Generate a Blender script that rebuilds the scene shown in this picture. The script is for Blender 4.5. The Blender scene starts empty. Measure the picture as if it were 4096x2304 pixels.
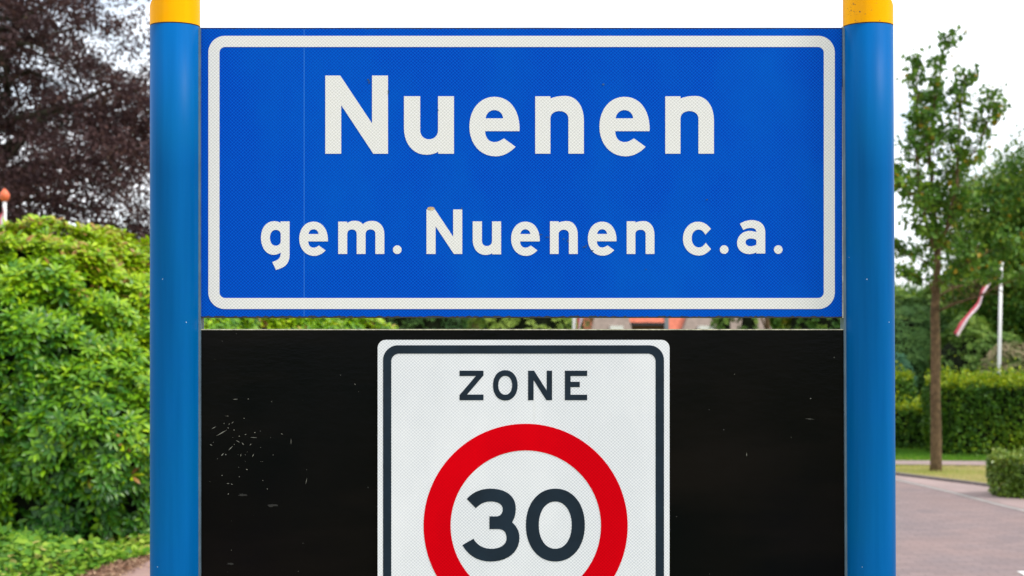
import bpy, bmesh, math, random
import numpy as np
from mathutils import Vector, Matrix
from mathutils.geometry import tessellate_polygon

R = math.radians
random.seed(7)
sc = bpy.context.scene
col = sc.collection

# ------------------------------------------------------------------ camera
EYE = 2.0
SIGN_Y = 3.3
cam_d = bpy.data.cameras.new("camera")
cam_d.sensor_width = 36.0
cam_d.lens = 56.5
cam_d.shift_y = 0.0337
cam_d.clip_start = 0.05
cam_d.clip_end = 2000
cam_d.dof.use_dof = True
cam_d.dof.focus_distance = SIGN_Y - 0.01
cam_d.dof.aperture_fstop = 7.5
cam_d.dof.aperture_blades = 0
cam = bpy.data.objects.new("camera", cam_d)
cam.location = (0, 0, EYE)
cam.rotation_euler = (R(90), 0, 0)
col.objects.link(cam)
sc.camera = cam

# ------------------------------------------------------------------ sky and sun
SUN_EL, SUN_ROT = 55.0, 108.0     # degrees; azimuth clockwise from +Y
world = bpy.data.worlds.new("World")
sc.world = world
world.use_nodes = True
nt = world.node_tree
nt.nodes.clear()
wo = nt.nodes.new("ShaderNodeOutputWorld")
bg = nt.nodes.new("ShaderNodeBackground")
bg.inputs['Strength'].default_value = 0.1
sky = nt.nodes.new("ShaderNodeTexSky")
sky.sky_type = 'NISHITA'
sky.sun_disc = False
sky.sun_elevation = R(SUN_EL)
sky.sun_rotation = R(SUN_ROT)
sky.air_density = 1.0
sky.dust_density = 1.0
tc = nt.nodes.new("ShaderNodeTexCoord")
mp = nt.nodes.new("ShaderNodeMapping")
mp.inputs['Scale'].default_value = (1, 1, 2.5)
nz = nt.nodes.new("ShaderNodeTexNoise")
nz.inputs['Scale'].default_value = 5.0
nz.inputs['Detail'].default_value = 6
nz.inputs['Roughness'].default_value = 0.55
rmp = nt.nodes.new("ShaderNodeValToRGB")
rmp.color_ramp.elements[0].position = 0.36
rmp.color_ramp.elements[0].color = (0.5, 0.5, 0.5, 1)
rmp.color_ramp.elements[1].position = 0.52
rmp.color_ramp.elements[1].color = (1, 1, 1, 1)
mix = nt.nodes.new("ShaderNodeMix")
mix.data_type = 'RGBA'
mix.inputs[7].default_value = (12.6, 13.0, 13.6, 1)
nt.links.new(tc.outputs['Generated'], mp.inputs['Vector'])
nt.links.new(mp.outputs['Vector'], nz.inputs['Vector'])
nt.links.new(nz.outputs['Fac'], rmp.inputs['Fac'])
nt.links.new(rmp.outputs['Color'], mix.inputs[0])
skb = nt.nodes.new("ShaderNodeMix"); skb.data_type = 'RGBA'; skb.blend_type = 'MULTIPLY'
skb.inputs[0].default_value = 1.0
skb.inputs[7].default_value = (1.35, 1.45, 1.55, 1)
nt.links.new(sky.outputs['Color'], skb.inputs[6])
nt.links.new(skb.outputs[2], mix.inputs[6])
nt.links.new(mix.outputs[2], bg.inputs['Color'])
nt.links.new(bg.outputs['Background'], wo.inputs['Surface'])

sun_d = bpy.data.lights.new("sun", 'SUN')
sun_d.energy = 2.6
sun_d.angle = R(12)
sun_d.color = (1.0, 0.96, 0.88)
sun = bpy.data.objects.new("sun", sun_d)
az, el = R(SUN_ROT), R(SUN_EL)
to_sun = Vector((math.sin(az) * math.cos(el), math.cos(az) * math.cos(el), math.sin(el)))
sun.rotation_euler = to_sun.to_track_quat('Z', 'Y').to_euler()
sun.location = (0, -5, 20)
col.objects.link(sun)

sc.view_settings.view_transform = 'Standard'
sc.view_settings.look = 'None'
sc.view_settings.exposure = 0.3
sc.view_settings.gamma = 1.0
sc.cycles.max_bounces = 6
sc.cycles.transparent_max_bounces = 4

# ------------------------------------------------------------------ helpers
def tag(o, label=None, cat=None, group=None, kind=None):
    if label: o['label'] = label
    if cat: o['category'] = cat
    if group: o['group'] = group
    if kind: o['kind'] = kind
    return o

def empty(name, loc, rz=0):
    o = bpy.data.objects.new(name, None)
    o.empty_display_size = 0.2
    o.location = loc
    o.rotation_euler = (0, 0, rz)
    col.objects.link(o)
    return o

def link_mesh(name, me, mat=None, parent=None, smooth=False):
    o = bpy.data.objects.new(name, me)
    if mat: me.materials.append(mat)
    if smooth:
        me.polygons.foreach_set('use_smooth', [True] * len(me.polygons))
    if parent: o.parent = parent
    col.objects.link(o)
    return o

def from_pydata(name, v, f, mat=None, parent=None, smooth=False):
    me = bpy.data.meshes.new(name)
    me.from_pydata([tuple(p) for p in v], [], f)
    me.update()
    return link_mesh(name, me, mat, parent, smooth)

class MB:
    """collects boxes, prisms and tubes into one mesh"""
    def __init__(s): s.v = []; s.f = []
    def box(s, x0, x1, y0, y1, z0, z1):
        n = len(s.v)
        s.v += [(x0,y0,z0),(x1,y0,z0),(x1,y1,z0),(x0,y1,z0),(x0,y0,z1),(x1,y0,z1),(x1,y1,z1),(x0,y1,z1)]
        s.f += [tuple(n+i for i in q) for q in ((3,2,1,0),(4,5,6,7),(0,1,5,4),(1,2,6,5),(2,3,7,6),(3,0,4,7))]
        return s
    def poly(s, pts):
        n = len(s.v); s.v += list(pts); s.f.append(tuple(range(n, n+len(pts)))); return s
    def tube(s, pts, rad, seg=8, cap=True):
        base = len(s.v); prev = None
        for i, p in enumerate(pts):
            p = Vector(p)
            a = Vector(pts[max(i-1, 0)]); b = Vector(pts[min(i+1, len(pts)-1)])
            d = (b - a).normalized()
            if prev is None:
                u = d.orthogonal().normalized()
            else:
                u = (prev - d * prev.dot(d)).normalized()
            prev = u
            w = d.cross(u)
            for k in range(seg):
                t = 2*math.pi*k/seg
                s.v.append(tuple(p + (u*math.cos(t) + w*math.sin(t)) * rad[i]))
        for i in range(len(pts)-1):
            for k in range(seg):
                a = base+i*seg+k; b = base+i*seg+(k+1) % seg
                s.f.append((a, b, b+seg, a+seg))
        if cap:
            s.f.append(tuple(base+k for k in range(seg))[::-1])
            s.f.append(tuple(base+(len(pts)-1)*seg+k for k in range(seg)))
        return s
    def build(s, name, mat=None, parent=None, smooth=False, off=(0,0,0)):
        v = [(p[0]-off[0], p[1]-off[1], p[2]-off[2]) for p in s.v]
        return from_pydata(name, v, s.f, mat, parent, smooth)

# ------------------------------------------------------------------ materials
def new_mat(name):
    m = bpy.data.materials.new(name); m.use_nodes = True
    return m, m.node_tree, m.node_tree.nodes['Principled BSDF']

def nd(t, kind, **kw):
    n = t.nodes.new(kind)
    for k, v in kw.items(): setattr(n, k, v)
    return n

def math_n(t, op, a, b=None, c=None):
    n = t.nodes.new("ShaderNodeMath"); n.operation = op
    for i, x in enumerate((a, b, c)):
        if x is None: continue
        if isinstance(x, (int, float)): n.inputs[i].default_value = x
        else: t.links.new(x, n.inputs[i])
    return n.outputs[0]

def mix_col(t, fac, a, b, mode='MIX'):
    n = t.nodes.new("ShaderNodeMix"); n.data_type = 'RGBA'; n.blend_type = mode
    for i, x in ((0, fac), (6, a), (7, b)):
        if isinstance(x, (int, float)): n.inputs[i].default_value = x
        elif isinstance(x, tuple): n.inputs[i].default_value = (*x, 1) if len(x) == 3 else x
        else: t.links.new(x, n.inputs[i])
    return n.outputs[2]

def noise(t, vec, scale, detail=4, rough=0.55):
    n = t.nodes.new("ShaderNodeTexNoise")
    n.inputs['Scale'].default_value = scale
    n.inputs['Detail'].default_value = detail
    n.inputs['Roughness'].default_value = rough
    if vec is not None: t.links.new(vec, n.inputs['Vector'])
    return n.outputs['Fac']

def smap(t, x, a, b, lo=0.0, hi=1.0):
    n = t.nodes.new("ShaderNodeMapRange"); n.clamp = True
    t.links.new(x, n.inputs[0])
    for i, v in enumerate((a, b, lo, hi)): n.inputs[i+1].default_value = v
    return n.outputs[0]

def objco(t): return nd(t, "ShaderNodeTexCoord").outputs['Object']

def scaled(t, vec, s):
    m = nd(t, "ShaderNodeMapping"); m.inputs['Scale'].default_value = s
    t.links.new(vec, m.inputs['Vector']); return m.outputs['Vector']

def bump(t, p, h, strength, dist=0.01):
    b = nd(t, "ShaderNodeBump"); b.inputs['Strength'].default_value = strength
    b.inputs['Distance'].default_value = dist
    t.links.new(h, b.inputs['Height']); t.links.new(b.outputs['Normal'], p.inputs['Normal'])

def simple(name, c, rough=0.6, var=0.15, scale=8.0, metal=0.0, spec=0.5, bmp=0.0, coat=0.0):
    m, t, p = new_mat(name)
    o = objco(t)
    f = noise(t, o, scale, 5)
    d = tuple(x*(1-var) for x in c); l = tuple(min(1, x*(1+var)) for x in c)
    cc = mix_col(t, smap(t, f, 0.3, 0.7), d, l)
    t.links.new(cc, p.inputs['Base Color'])
    p.inputs['Roughness'].default_value = rough
    p.inputs['Metallic'].default_value = metal
    p.inputs['Specular IOR Level'].default_value = spec
    p.inputs['Coat Weight'].default_value = coat
    if bmp: bump(t, p, noise(t, o, scale*6, 4), bmp)
    return m

def paint_mat(name, c, chip=(0.75, 0.78, 0.8), rough=0.32, dens=0.09, streak=True):
    """lacquered tube: slow vertical streaks of weathering and a few tiny stone chips"""
    m, t, p = new_mat(name)
    o = objco(t)
    f = noise(t, scaled(t, o, (28, 28, 1.3)), 1.0, 3)
    g = noise(t, o, 5.0, 4)
    a = tuple(x*0.82 for x in c); b = tuple(min(1, x*1.14+0.001) for x in c)
    cc = mix_col(t, smap(t, f, 0.3, 0.7), a, b)
    cc = mix_col(t, smap(t, g, 0.45, 0.75, 0, 0.4), cc, (0.0, 0.115, 0.27) if c[2] > c[0] else (0.75, 0.36, 0.08))
    # chips
    v = nd(t, "ShaderNodeTexVoronoi"); v.inputs['Scale'].default_value = 55
    t.links.new(scaled(t, o, (1, 1, 0.55)), v.inputs['Vector'])
    dist = v.outputs['Distance']
    wn = nd(t, "ShaderNodeTexWhiteNoise"); t.links.new(v.outputs['Position'], wn.inputs['Vector'])
    sel = math_n(t, 'LESS_THAN', wn.outputs['Value'], dens)
    near = math_n(t, 'LESS_THAN', dist, 0.035)
    fac = math_n(t, 'MULTIPLY', sel, near)
    cc = mix_col(t, fac, cc, chip)
    t.links.new(cc, p.inputs['Base Color'])
    t.links.new(smap(t, f, 0.3, 0.7, rough-0.06, rough+0.1), p.inputs['Roughness'])
    p.inputs['Specular IOR Level'].default_value = 0.04
    bump(t, p, noise(t, o, 240, 2), 0.03, 0.002)
    return m

def sheeting(name, cell, line, pw=0.0072, ph=0.0068, lw=0.085, stain=(0.0, 0.16, 0.36), stain_amt=0.35, seam=None, dirt=0.0, spec=0.4, rough=0.38):
    """retro-reflective film: a net of welded diamonds over small cells"""
    m, t, p = new_mat(name)
    o = objco(t)
    sep = nd(t, "ShaderNodeSeparateXYZ"); t.links.new(o, sep.inputs[0])
    x = math_n(t, 'DIVIDE', sep.outputs['X'], pw); z = math_n(t, 'DIVIDE', sep.outputs['Z'], ph)
    def ln(v):
        fr = math_n(t, 'FRACT', v)
        a = math_n(t, 'ABSOLUTE', math_n(t, 'SUBTRACT', fr, 0.5))
        return math_n(t, 'GREATER_THAN', a, 0.5-lw)
    l1 = ln(math_n(t, 'ADD', x, z)); l2 = ln(math_n(t, 'SUBTRACT', x, z))
    net = math_n(t, 'MAXIMUM', l1, l2)
    g = noise(t, scaled(t, o, (1, 1, 0.6)), 4.5, 5)
    c1 = mix_col(t, smap(t, g, 0.45, 0.75, 0, stain_amt), cell, stain)
    c2 = mix_col(t, smap(t, g, 0.45, 0.75, 0, stain_amt*0.6), line, stain)
    cc = mix_col(t, net, c1, c2)
    if dirt:
        s2 = noise(t, scaled(t, o, (60, 1, 7)), 1.0, 5, 0.7)
        cc = mix_col(t, smap(t, s2, 0.63, 0.80, 0, dirt), cc, (0.36, 0.34, 0.22))
    if seam is not None:
        a = math_n(t, 'ABSOLUTE', math_n(t, 'SUBTRACT', sep.outputs['X'], seam))
        cc = mix_col(t, math_n(t, 'MULTIPLY', math_n(t, 'LESS_THAN', a, 0.0005), 0.30), cc, (0.15, 0.5, 0.9))
    t.links.new(cc, p.inputs['Base Color'])
    p.inputs['Roughness'].default_value = rough
    p.inputs['Specular IOR Level'].default_value = spec
    return m

def leaf_mat(name, stops, rough=0.45, trans=0.25, spec=0.2):
    """leaf colour picked per leaf (new growth, mature, old) through the tint attribute"""
    m, t, p = new_mat(name)
    at = nd(t, "ShaderNodeAttribute"); at.attribute_name = 'tint'
    rp = nd(t, "ShaderNodeValToRGB")
    el = rp.color_ramp.elements
    el[0].position, el[0].color = stops[0][0], (*stops[0][1], 1)
    el[1].position, el[1].color = stops[-1][0], (*stops[-1][1], 1)
    for pos, c in stops[1:-1]:
        e = el.new(pos); e.color = (*c, 1)
    t.links.new(at.outputs['Fac'], rp.inputs['Fac'])
    t.links.new(rp.outputs['Color'], p.inputs['Base Color'])
    p.inputs['Roughness'].default_value = rough
    p.inputs['Specular IOR Level'].default_value = spec
    tr = nd(t, "ShaderNodeBsdfTranslucent")
    t.links.new(rp.outputs['Color'], tr.inputs['Color'])
    mx = nd(t, "ShaderNodeMixShader"); mx.inputs[0].default_value = trans
    out = t.nodes['Material Output']
    t.links.new(p.outputs[0], mx.inputs[1]); t.links.new(tr.outputs[0], mx.inputs[2])
    t.links.new(mx.outputs[0], out.inputs['Surface'])
    return m

M = {}
M['blue_post'] = paint_mat("blue_lacquer", (0.0, 0.098, 0.32), rough=0.36)
M['yellow'] = paint_mat("yellow_lacquer", (0.97, 0.40, 0.0), chip=(0.25, 0.2, 0.12), dens=0.05)
M['blue_film'] = sheeting("blue_reflective_film", (0.0, 0.046, 0.41), (0.0, 0.118, 0.66), seam=(1178-2048)/1948, stain=(0.0, 0.10, 0.50), stain_amt=0.7, spec=0.03, rough=0.5)
M['white_film'] = sheeting("white_reflective_film", (0.60, 0.605, 0.61), (0.86, 0.865, 0.865), stain=(0.72, 0.69, 0.60), stain_amt=0.2, spec=0.1)
M['zone_film'] = sheeting("zone_reflective_film", (0.56, 0.59, 0.65), (0.84, 0.855, 0.89), spec=0.1, pw=0.0072, ph=0.0066, stain=(0.85, 0.86, 0.9), stain_amt=0.5, dirt=0.22)
M['red_film'] = sheeting("red_reflective_film", (0.50, 0.0, 0.004), (0.64, 0.0, 0.006), stain=(0.72, 0.0, 0.005), stain_amt=0.9, lw=0.1, spec=0.02)
M['dark_ink'] = simple("anthracite_ink", (0.008, 0.018, 0.032), 0.4, 0.25, 14, spec=0.15)
M['panel_edge'] = simple("weathered_edge", (0.02, 0.025, 0.03), 0.6, 0.6, 60)
M['alu_edge'] = simple("lichen_speckled_aluminium_edge", (0.50, 0.48, 0.36), 0.6, 0.45, 90)
M['steel'] = simple("dull_steel", (0.10, 0.16, 0.22), 0.4, 0.2, 20, metal=0.3)
M['scratch'] = simple("bare_scratch", (0.19, 0.19, 0.165), 0.6, 0.4, 120)
M['smudge'] = simple("dusty_smudge", (0.0055, 0.0055, 0.005), 0.7, 0.5, 160)
M['fleck'] = simple("corroded_fleck", (0.05, 0.04, 0.03), 0.7, 0.4, 90)
M['strip'] = simple("pale_gasket", (0.50, 0.50, 0.46), 0.6, 0.35, 40)

def black_mat():
    m, t, p = new_mat("black_gloss_panel")
    o = objco(t)
    f = noise(t, o, 3.0, 5)
    cc = mix_col(t, smap(t, f, 0.35, 0.7), (0.0012, 0.002, 0.003), (0.0028, 0.0024, 0.0022))
    sheen_band = noise(t, scaled(t, o, (0.8, 1, 3.2)), 1.6, 4)
    cc = mix_col(t, smap(t, sheen_band, 0.5, 0.68, 0, 0.8), cc, (0.0058, 0.0046, 0.0044))  # brownish sheen of a reflection, painted into the base colour
    v = nd(t, "ShaderNodeTexVoronoi"); v.inputs['Scale'].default_value = 42
    t.links.new(o, v.inputs['Vector'])
    wn = nd(t, "ShaderNodeTexWhiteNoise"); t.links.new(v.outputs['Position'], wn.inputs['Vector'])
    fac = math_n(t, 'MULTIPLY', math_n(t, 'LESS_THAN', wn.outputs['Value'], 0.10), math_n(t, 'LESS_THAN', v.outputs['Distance'], 0.05))
    cc = mix_col(t, fac, cc, (0.05, 0.05, 0.05))
    t.links.new(cc, p.inputs['Base Color'])
    t.links.new(smap(t, noise(t, o, 6, 5), 0.3, 0.7, 0.10, 0.24), p.inputs['Roughness'])
    p.inputs['Specular IOR Level'].default_value = 0.06
    bump(t, p, noise(t, scaled(t, o, (1, 1, 2.5)), 30, 4), 0.06, 0.004)
    return m
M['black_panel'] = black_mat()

M['leaf_beech'] = leaf_mat("copper_beech_leaf", [(0, (0.034, 0.018, 0.022)), (0.5, (0.072, 0.038, 0.040)), (0.85, (0.14, 0.072, 0.062)), (1, (0.075, 0.060, 0.030))], 0.5, 0.3)
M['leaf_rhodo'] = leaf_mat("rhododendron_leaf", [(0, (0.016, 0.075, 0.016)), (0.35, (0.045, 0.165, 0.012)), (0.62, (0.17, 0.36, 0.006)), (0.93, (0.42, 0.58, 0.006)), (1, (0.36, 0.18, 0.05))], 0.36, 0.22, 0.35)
M['leaf_cover'] = leaf_mat("ground_cover_leaf", [(0, (0.035, 0.13, 0.018)), (0.4, (0.095, 0.24, 0.018)), (0.8, (0.27, 0.42, 0.03)), (1, (0.50, 0.44, 0.14))], 0.4, 0.2)
M['leaf_oak'] = leaf_mat("young_tree_leaf", [(0, (0.038, 0.11, 0.018)), (0.5, (0.085, 0.19, 0.022)), (0.88, (0.20, 0.31, 0.025)), (1, (0.36, 0.24, 0.02))], 0.45, 0.35)
M['leaf_dense'] = leaf_mat("broadleaf_leaf", [(0, (0.028, 0.09, 0.014)), (0.5, (0.062, 0.155, 0.018)), (0.9, (0.21, 0.30, 0.025)), (1, (0.36, 0.23, 0.02))], 0.5, 0.3)
M['leaf_bright'] = leaf_mat("fresh_green_leaf", [(0, (0.05, 0.12, 0.02)), (0.5, (0.12, 0.22, 0.035)), (1, (0.28, 0.38, 0.06))], 0.5, 0.3)
M['leaf_conifer'] = leaf_mat("conifer_needle", [(0, (0.018, 0.06, 0.018)), (0.5, (0.045, 0.12, 0.028)), (1, (0.10, 0.20, 0.04))], 0.6, 0.1)
M['leaf_bluegreen'] = leaf_mat("blue_conifer_needle", [(0, (0.03, 0.10, 0.05)), (1, (0.07, 0.20, 0.11))], 0.6, 0.1)
M['leaf_olive'] = leaf_mat("olive_shrub_leaf", [(0, (0.08, 0.13, 0.03)), (0.6, (0.16, 0.21, 0.06)), (1, (0.26, 0.20, 0.12))], 0.6, 0.2)
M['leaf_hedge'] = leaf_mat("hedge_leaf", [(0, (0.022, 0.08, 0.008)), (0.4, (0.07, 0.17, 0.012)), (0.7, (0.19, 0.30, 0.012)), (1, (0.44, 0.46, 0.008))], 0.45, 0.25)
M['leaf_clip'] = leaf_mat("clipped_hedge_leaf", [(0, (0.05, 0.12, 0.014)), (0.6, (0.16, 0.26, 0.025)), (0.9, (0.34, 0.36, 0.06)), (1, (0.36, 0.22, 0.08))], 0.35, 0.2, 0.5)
M['grass'] = leaf_mat("grass_blade", [(0, (0.05, 0.16, 0.015)), (0.4, (0.15, 0.34, 0.02)), (0.6, (0.38, 0.42, 0.08)), (1, (0.62, 0.50, 0.24))], 0.6, 0.3)
M['core_fill'] = simple("dark_inner_core", (0.010, 0.014, 0.006), 0.95, 0.5, 12, spec=0.1, bmp=0.6)  # near-black core added to block see-through, standing in for branches
M['bark'] = simple("greenish_brown_bark", (0.125, 0.080, 0.042), 0.9, 0.5, 14, spec=0.2, bmp=0.9)
M['bark_dark'] = simple("dark_mossy_bark", (0.055, 0.050, 0.034), 0.9, 0.5, 6, spec=0.2, bmp=0.8)
M['white_pole'] = simple("white_painted_pole", (0.78, 0.78, 0.78), 0.4, 0.06, 4)
M['orange'] = simple("orange_red_paint", (0.80, 0.16, 0.06), 0.5, 0.2, 20)
M['cloth_red'] = simple("faded_red_cloth", (0.50, 0.075, 0.10), 0.8, 0.2, 12, spec=0.2)
M['cloth_white'] = simple("white_cloth", (0.66, 0.52, 0.56), 0.8, 0.1, 12, spec=0.2)
M['soil'] = simple("leaf_litter_soil", (0.20, 0.12, 0.08), 0.95, 0.5, 22, spec=0.1, bmp=0.8)
M['kerb'] = simple("concrete_kerb", (0.33, 0.30, 0.29), 0.85, 0.2, 12, bmp=0.4)
M['mark_white'] = simple("white_road_paint", (0.78, 0.78, 0.76), 0.7, 0.1, 15)
M['brick_wall'] = simple("brown_brick", (0.25, 0.15, 0.10), 0.9, 0.25, 20)
M['roof_red'] = simple("orange_clay_tiles", (0.56, 0.15, 0.085), 0.8, 0.22, 9, bmp=0.5)
M['roof_brown'] = simple("grey_brown_tiles", (0.24, 0.185, 0.155), 0.85, 0.18, 9, bmp=0.5)
M['dark_trim'] = simple("dark_trim", (0.03, 0.03, 0.035), 0.6, 0.2, 9)
M['grey_trim'] = simple("grey_painted_wood", (0.20, 0.23, 0.27), 0.6, 0.1, 9)
M['white_trim'] = simple("white_painted_wood", (0.75, 0.75, 0.74), 0.5, 0.06, 9)
M['glass'] = simple("window_glass", (0.03, 0.035, 0.04), 0.06, 0.1, 3)

def brick_mat(name, c1, c2, mortar, bw=0.21, bh=0.105, wear=(0.5, 0.35, 0.32)):
    m, t, p = new_mat(name)
    o = objco(t)
    b = nd(t, "ShaderNodeTexBrick")
    b.inputs['Scale'].default_value = 1.0
    b.inputs['Brick Width'].default_value = bw
    b.inputs['Row Height'].default_value = bh
    b.inputs['Mortar Size'].default_value = 0.006
    b.inputs['Color1'].default_value = (*c1, 1); b.inputs['Color2'].default_value = (*c2, 1)
    b.inputs['Mortar'].default_value = (*mortar, 1)
    t.links.new(o, b.inputs['Vector'])
    f = noise(t, o, 0.9, 6, 0.65); g = noise(t, scaled(t, o, (1.5, 0.3, 1)), 1.1, 5, 0.65)
    cc = mix_col(t, smap(t, f, 0.35, 0.7, 0, 0.45), b.outputs['Color'], wear)
    cc = mix_col(t, smap(t, g, 0.4, 0.7, 0, 0.35), cc, tuple(x*0.72 for x in c1))
    cc = mix_col(t, smap(t, noise(t, o, 45, 3), 0.35, 0.7, 0, 0.25), cc, tuple(x*0.55 for x in c1))
    t.links.new(cc, p.inputs['Base Color'])
    p.inputs['Roughness'].default_value = 0.85
    p.inputs['Specular IOR Level'].default_value = 0.3
    bump(t, p, b.outputs['Fac'], -0.4, 0.006)
    return m
M['road'] = brick_mat("mauve_clinker_paving", (0.24, 0.185, 0.187), (0.175, 0.138, 0.145), (0.12, 0.098, 0.095), wear=(0.33, 0.205, 0.17))
M['path'] = brick_mat("pink_clinker_paving", (0.34, 0.215, 0.185), (0.30, 0.19, 0.165), (0.23, 0.16, 0.14), wear=(0.38, 0.25, 0.22))
M['walk'] = brick_mat("pink_grey_slabs", (0.31, 0.235, 0.23), (0.28, 0.215, 0.205), (0.22, 0.185, 0.17), 0.3, 0.3)

def ground_mat():
    m, t, p = new_mat("grass_ground")
    o = objco(t)
    f = noise(t, o, 0.8, 5)
    cc = mix_col(t, smap(t, f, 0.35, 0.65), (0.16, 0.22, 0.04), (0.42, 0.35, 0.15))
    cc = mix_col(t, smap(t, noise(t, o, 25, 4), 0.3, 0.7, 0, 0.5), cc, (0.07, 0.12, 0.03))
    t.links.new(cc, p.inputs['Base Color'])
    p.inputs['Roughness'].default_value = 0.95
    p.inputs['Specular IOR Level'].default_value = 0.1
    bump(t, p, noise(t, o, 60, 4), 0.6, 0.02)
    return m
M['ground'] = ground_mat()

# ------------------------------------------------------------------ numpy noise and leaf scatter
def vnoise(P, freq, seed, n=7):
    r = np.random.RandomState(seed)
    out = np.zeros(len(P))
    for _ in range(n):
        k = r.normal(size=3); k /= np.linalg.norm(k)
        out += np.sin((P @ k) * freq * r.uniform(0.7, 1.5) + r.uniform(0, 6.28))
    return out / math.sqrt(n)

def unit(v): return v / np.maximum(np.linalg.norm(v, axis=1, keepdims=True), 1e-9)

T_SMALL = (np.array([(0,0,0),(0.32,0.5,0.08),(0,1,-0.06),(-0.32,0.5,0.08)]), [(0,1,2),(0,2,3)])
T_LONG = (np.array([(0,0,0),(0.15,0.35,0.05),(0.15,0.72,0.02),(0,1.0,-0.12),(-0.15,0.72,0.02),(-0.15,0.35,0.05),(0,0.38,0.0),(0,0.72,-0.03)]),
          [(0,1,6),(1,2,7),(1,7,6),(2,3,7),(0,6,5),(6,7,4),(6,4,5),(7,3,4)])
T_ROUND = (np.array([(0,0,0),(0.38,0.3,0.07),(0.34,0.75,0.05),(0,1,-0.05),(-0.34,0.75,0.05),(-0.38,0.3,0.07)]), [(0,1,2),(0,2,3),(0,3,4),(0,4,5)])
T_BLADE = (np.array([(-0.04,0,0),(0.04,0,0),(0.03,0.6,0.08),(-0.03,0.6,0.08),(0,1,0.3)]), [(0,1,2),(0,2,3),(3,2,4)])
T_NEEDLE = (np.array([(0,0,0),(0.12,0.4,0.02),(0,1,-0.1),(-0.12,0.4,0.02)]), [(0,1,2),(0,2,3)])

def leaf_mesh(name, tpl, P, D, N, S, tint, mat, parent=None, off=(0, 0, 0)):
    V, F = tpl; F = np.array(F)
    n, k = len(P), len(V)
    D = unit(D); X = unit(np.cross(D, N)); Z = np.cross(X, D)
    S = np.asarray(S).reshape(-1, 1, 1)
    pts = (P - np.array(off))[:, None, :] + S * (V[None, :, 0:1]*X[:, None, :] + V[None, :, 1:2]*D[:, None, :] + V[None, :, 2:3]*Z[:, None, :])
    me = bpy.data.meshes.new(name)
    nf = n*len(F)
    me.vertices.add(n*k); me.vertices.foreach_set('co', pts.astype(np.float32).ravel())
    idx = (np.arange(n)[:, None, None]*k + F[None]).astype(np.int32).ravel()
    me.loops.add(nf*3); me.loops.foreach_set('vertex_index', idx)
    me.polygons.add(nf)
    me.polygons.foreach_set('loop_start', np.arange(0, nf*3, 3, dtype=np.int32))
    me.polygons.foreach_set('loop_total', np.full(nf, 3, dtype=np.int32))
    a = me.attributes.new('tint', 'FLOAT', 'POINT')
    a.data.foreach_set('value', np.repeat(np.clip(tint, 0, 1), k).astype(np.float32))
    me.update(calc_edges=True)
    return link_mesh(name, me, mat, parent)

def blob(name, c, r, mat, parent, seed=0, amp=0.12, freq=2.0, nu=36, nv=20, off=(0,0,0)):
    """uneven lobe of the dark core added inside a bush"""
    vs, fs = [], []
    u = np.linspace(0, 2*math.pi, nu, endpoint=False); v = np.linspace(0.02, math.pi-0.02, nv)
    U, Vv = np.meshgrid(u, v)
    d = np.stack([np.sin(Vv)*np.cos(U), np.sin(Vv)*np.sin(U), np.cos(Vv)], -1).reshape(-1, 3)
    P = np.array(c) + d*np.array(r)
    P = P + d*(vnoise(P, freq, seed)*amp)[:, None]
    P = P - np.array(off)
    for i in range(nv-1):
        for j in range(nu):
            a = i*nu+j; b = i*nu+(j+1) % nu
            fs.append((a, b, b+nu, a+nu))
    return from_pydata(name, P, fs, mat, parent)

# ------------------------------------------------------------------ ground, roads, paths
def sheet(name, pts, z, mat):
    return tag(from_pydata(name, [(x, y, z) for x, y in pts], [tuple(range(len(pts)))], mat), kind='structure')

def strip(name, left, right, z, mat):
    v = [(x, y, z) for x, y in left] + [(x, y, z) for x, y in right]
    n = len(left)
    return tag(from_pydata(name, v, [(i, i+n, i+n+1, i+1) for i in range(n-1)], mat), kind='structure')

sheet('ground', [(-400, -200), (400, -200), (400, 700), (-400, 700)], 0.0, M['ground'])

# the road: its right border runs along the light gutter line, then curves away left
road_r = [(7.6, -12), (7.2, 2), (6.3, 10), (5.83, 14.2), (5.40, 16.9), (5.28, 17.6), (5.14, 18.7), (5.0, 19.5), (4.84, 20.3), (4.45, 21.6), (3.7, 23.0), (2.6, 24.2), (0.9, 25.2), (-2, 26.2), (-8, 27.2)]
road_l = [(1.9, -12), (1.8, 2), (1.7, 8), (1.5, 13), (1.3, 15), (1.2, 16), (1.1, 17), (1.0, 17.8), (0.8, 18.5), (0.5, 19.2), (0.0, 19.9), (-0.7, 20.6), (-1.6, 21.3), (-3.4, 22.1), (-8, 22.9)]
strip('road', road_l, road_r, 0.006, M['road'])
line_o = [(x+0.075, y+0.02) for x, y in road_r]
strip('road_edge_line', road_r, line_o, 0.010, M['kerb'])
walk_o = [(9.6, -12), (9.2, 2), (8.3, 9), (7.6, 14), (7.1, 16.4), (6.45, 17.9), (5.95, 19.0), (5.62, 19.75), (5.0, 20.9), (4.6, 22.1), (3.9, 23.5), (2.8, 24.8), (1.1, 25.8), (-2, 26.8), (-8, 27.8)]
strip('pavement', line_o, walk_o, 0.014, M['walk'])
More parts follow.
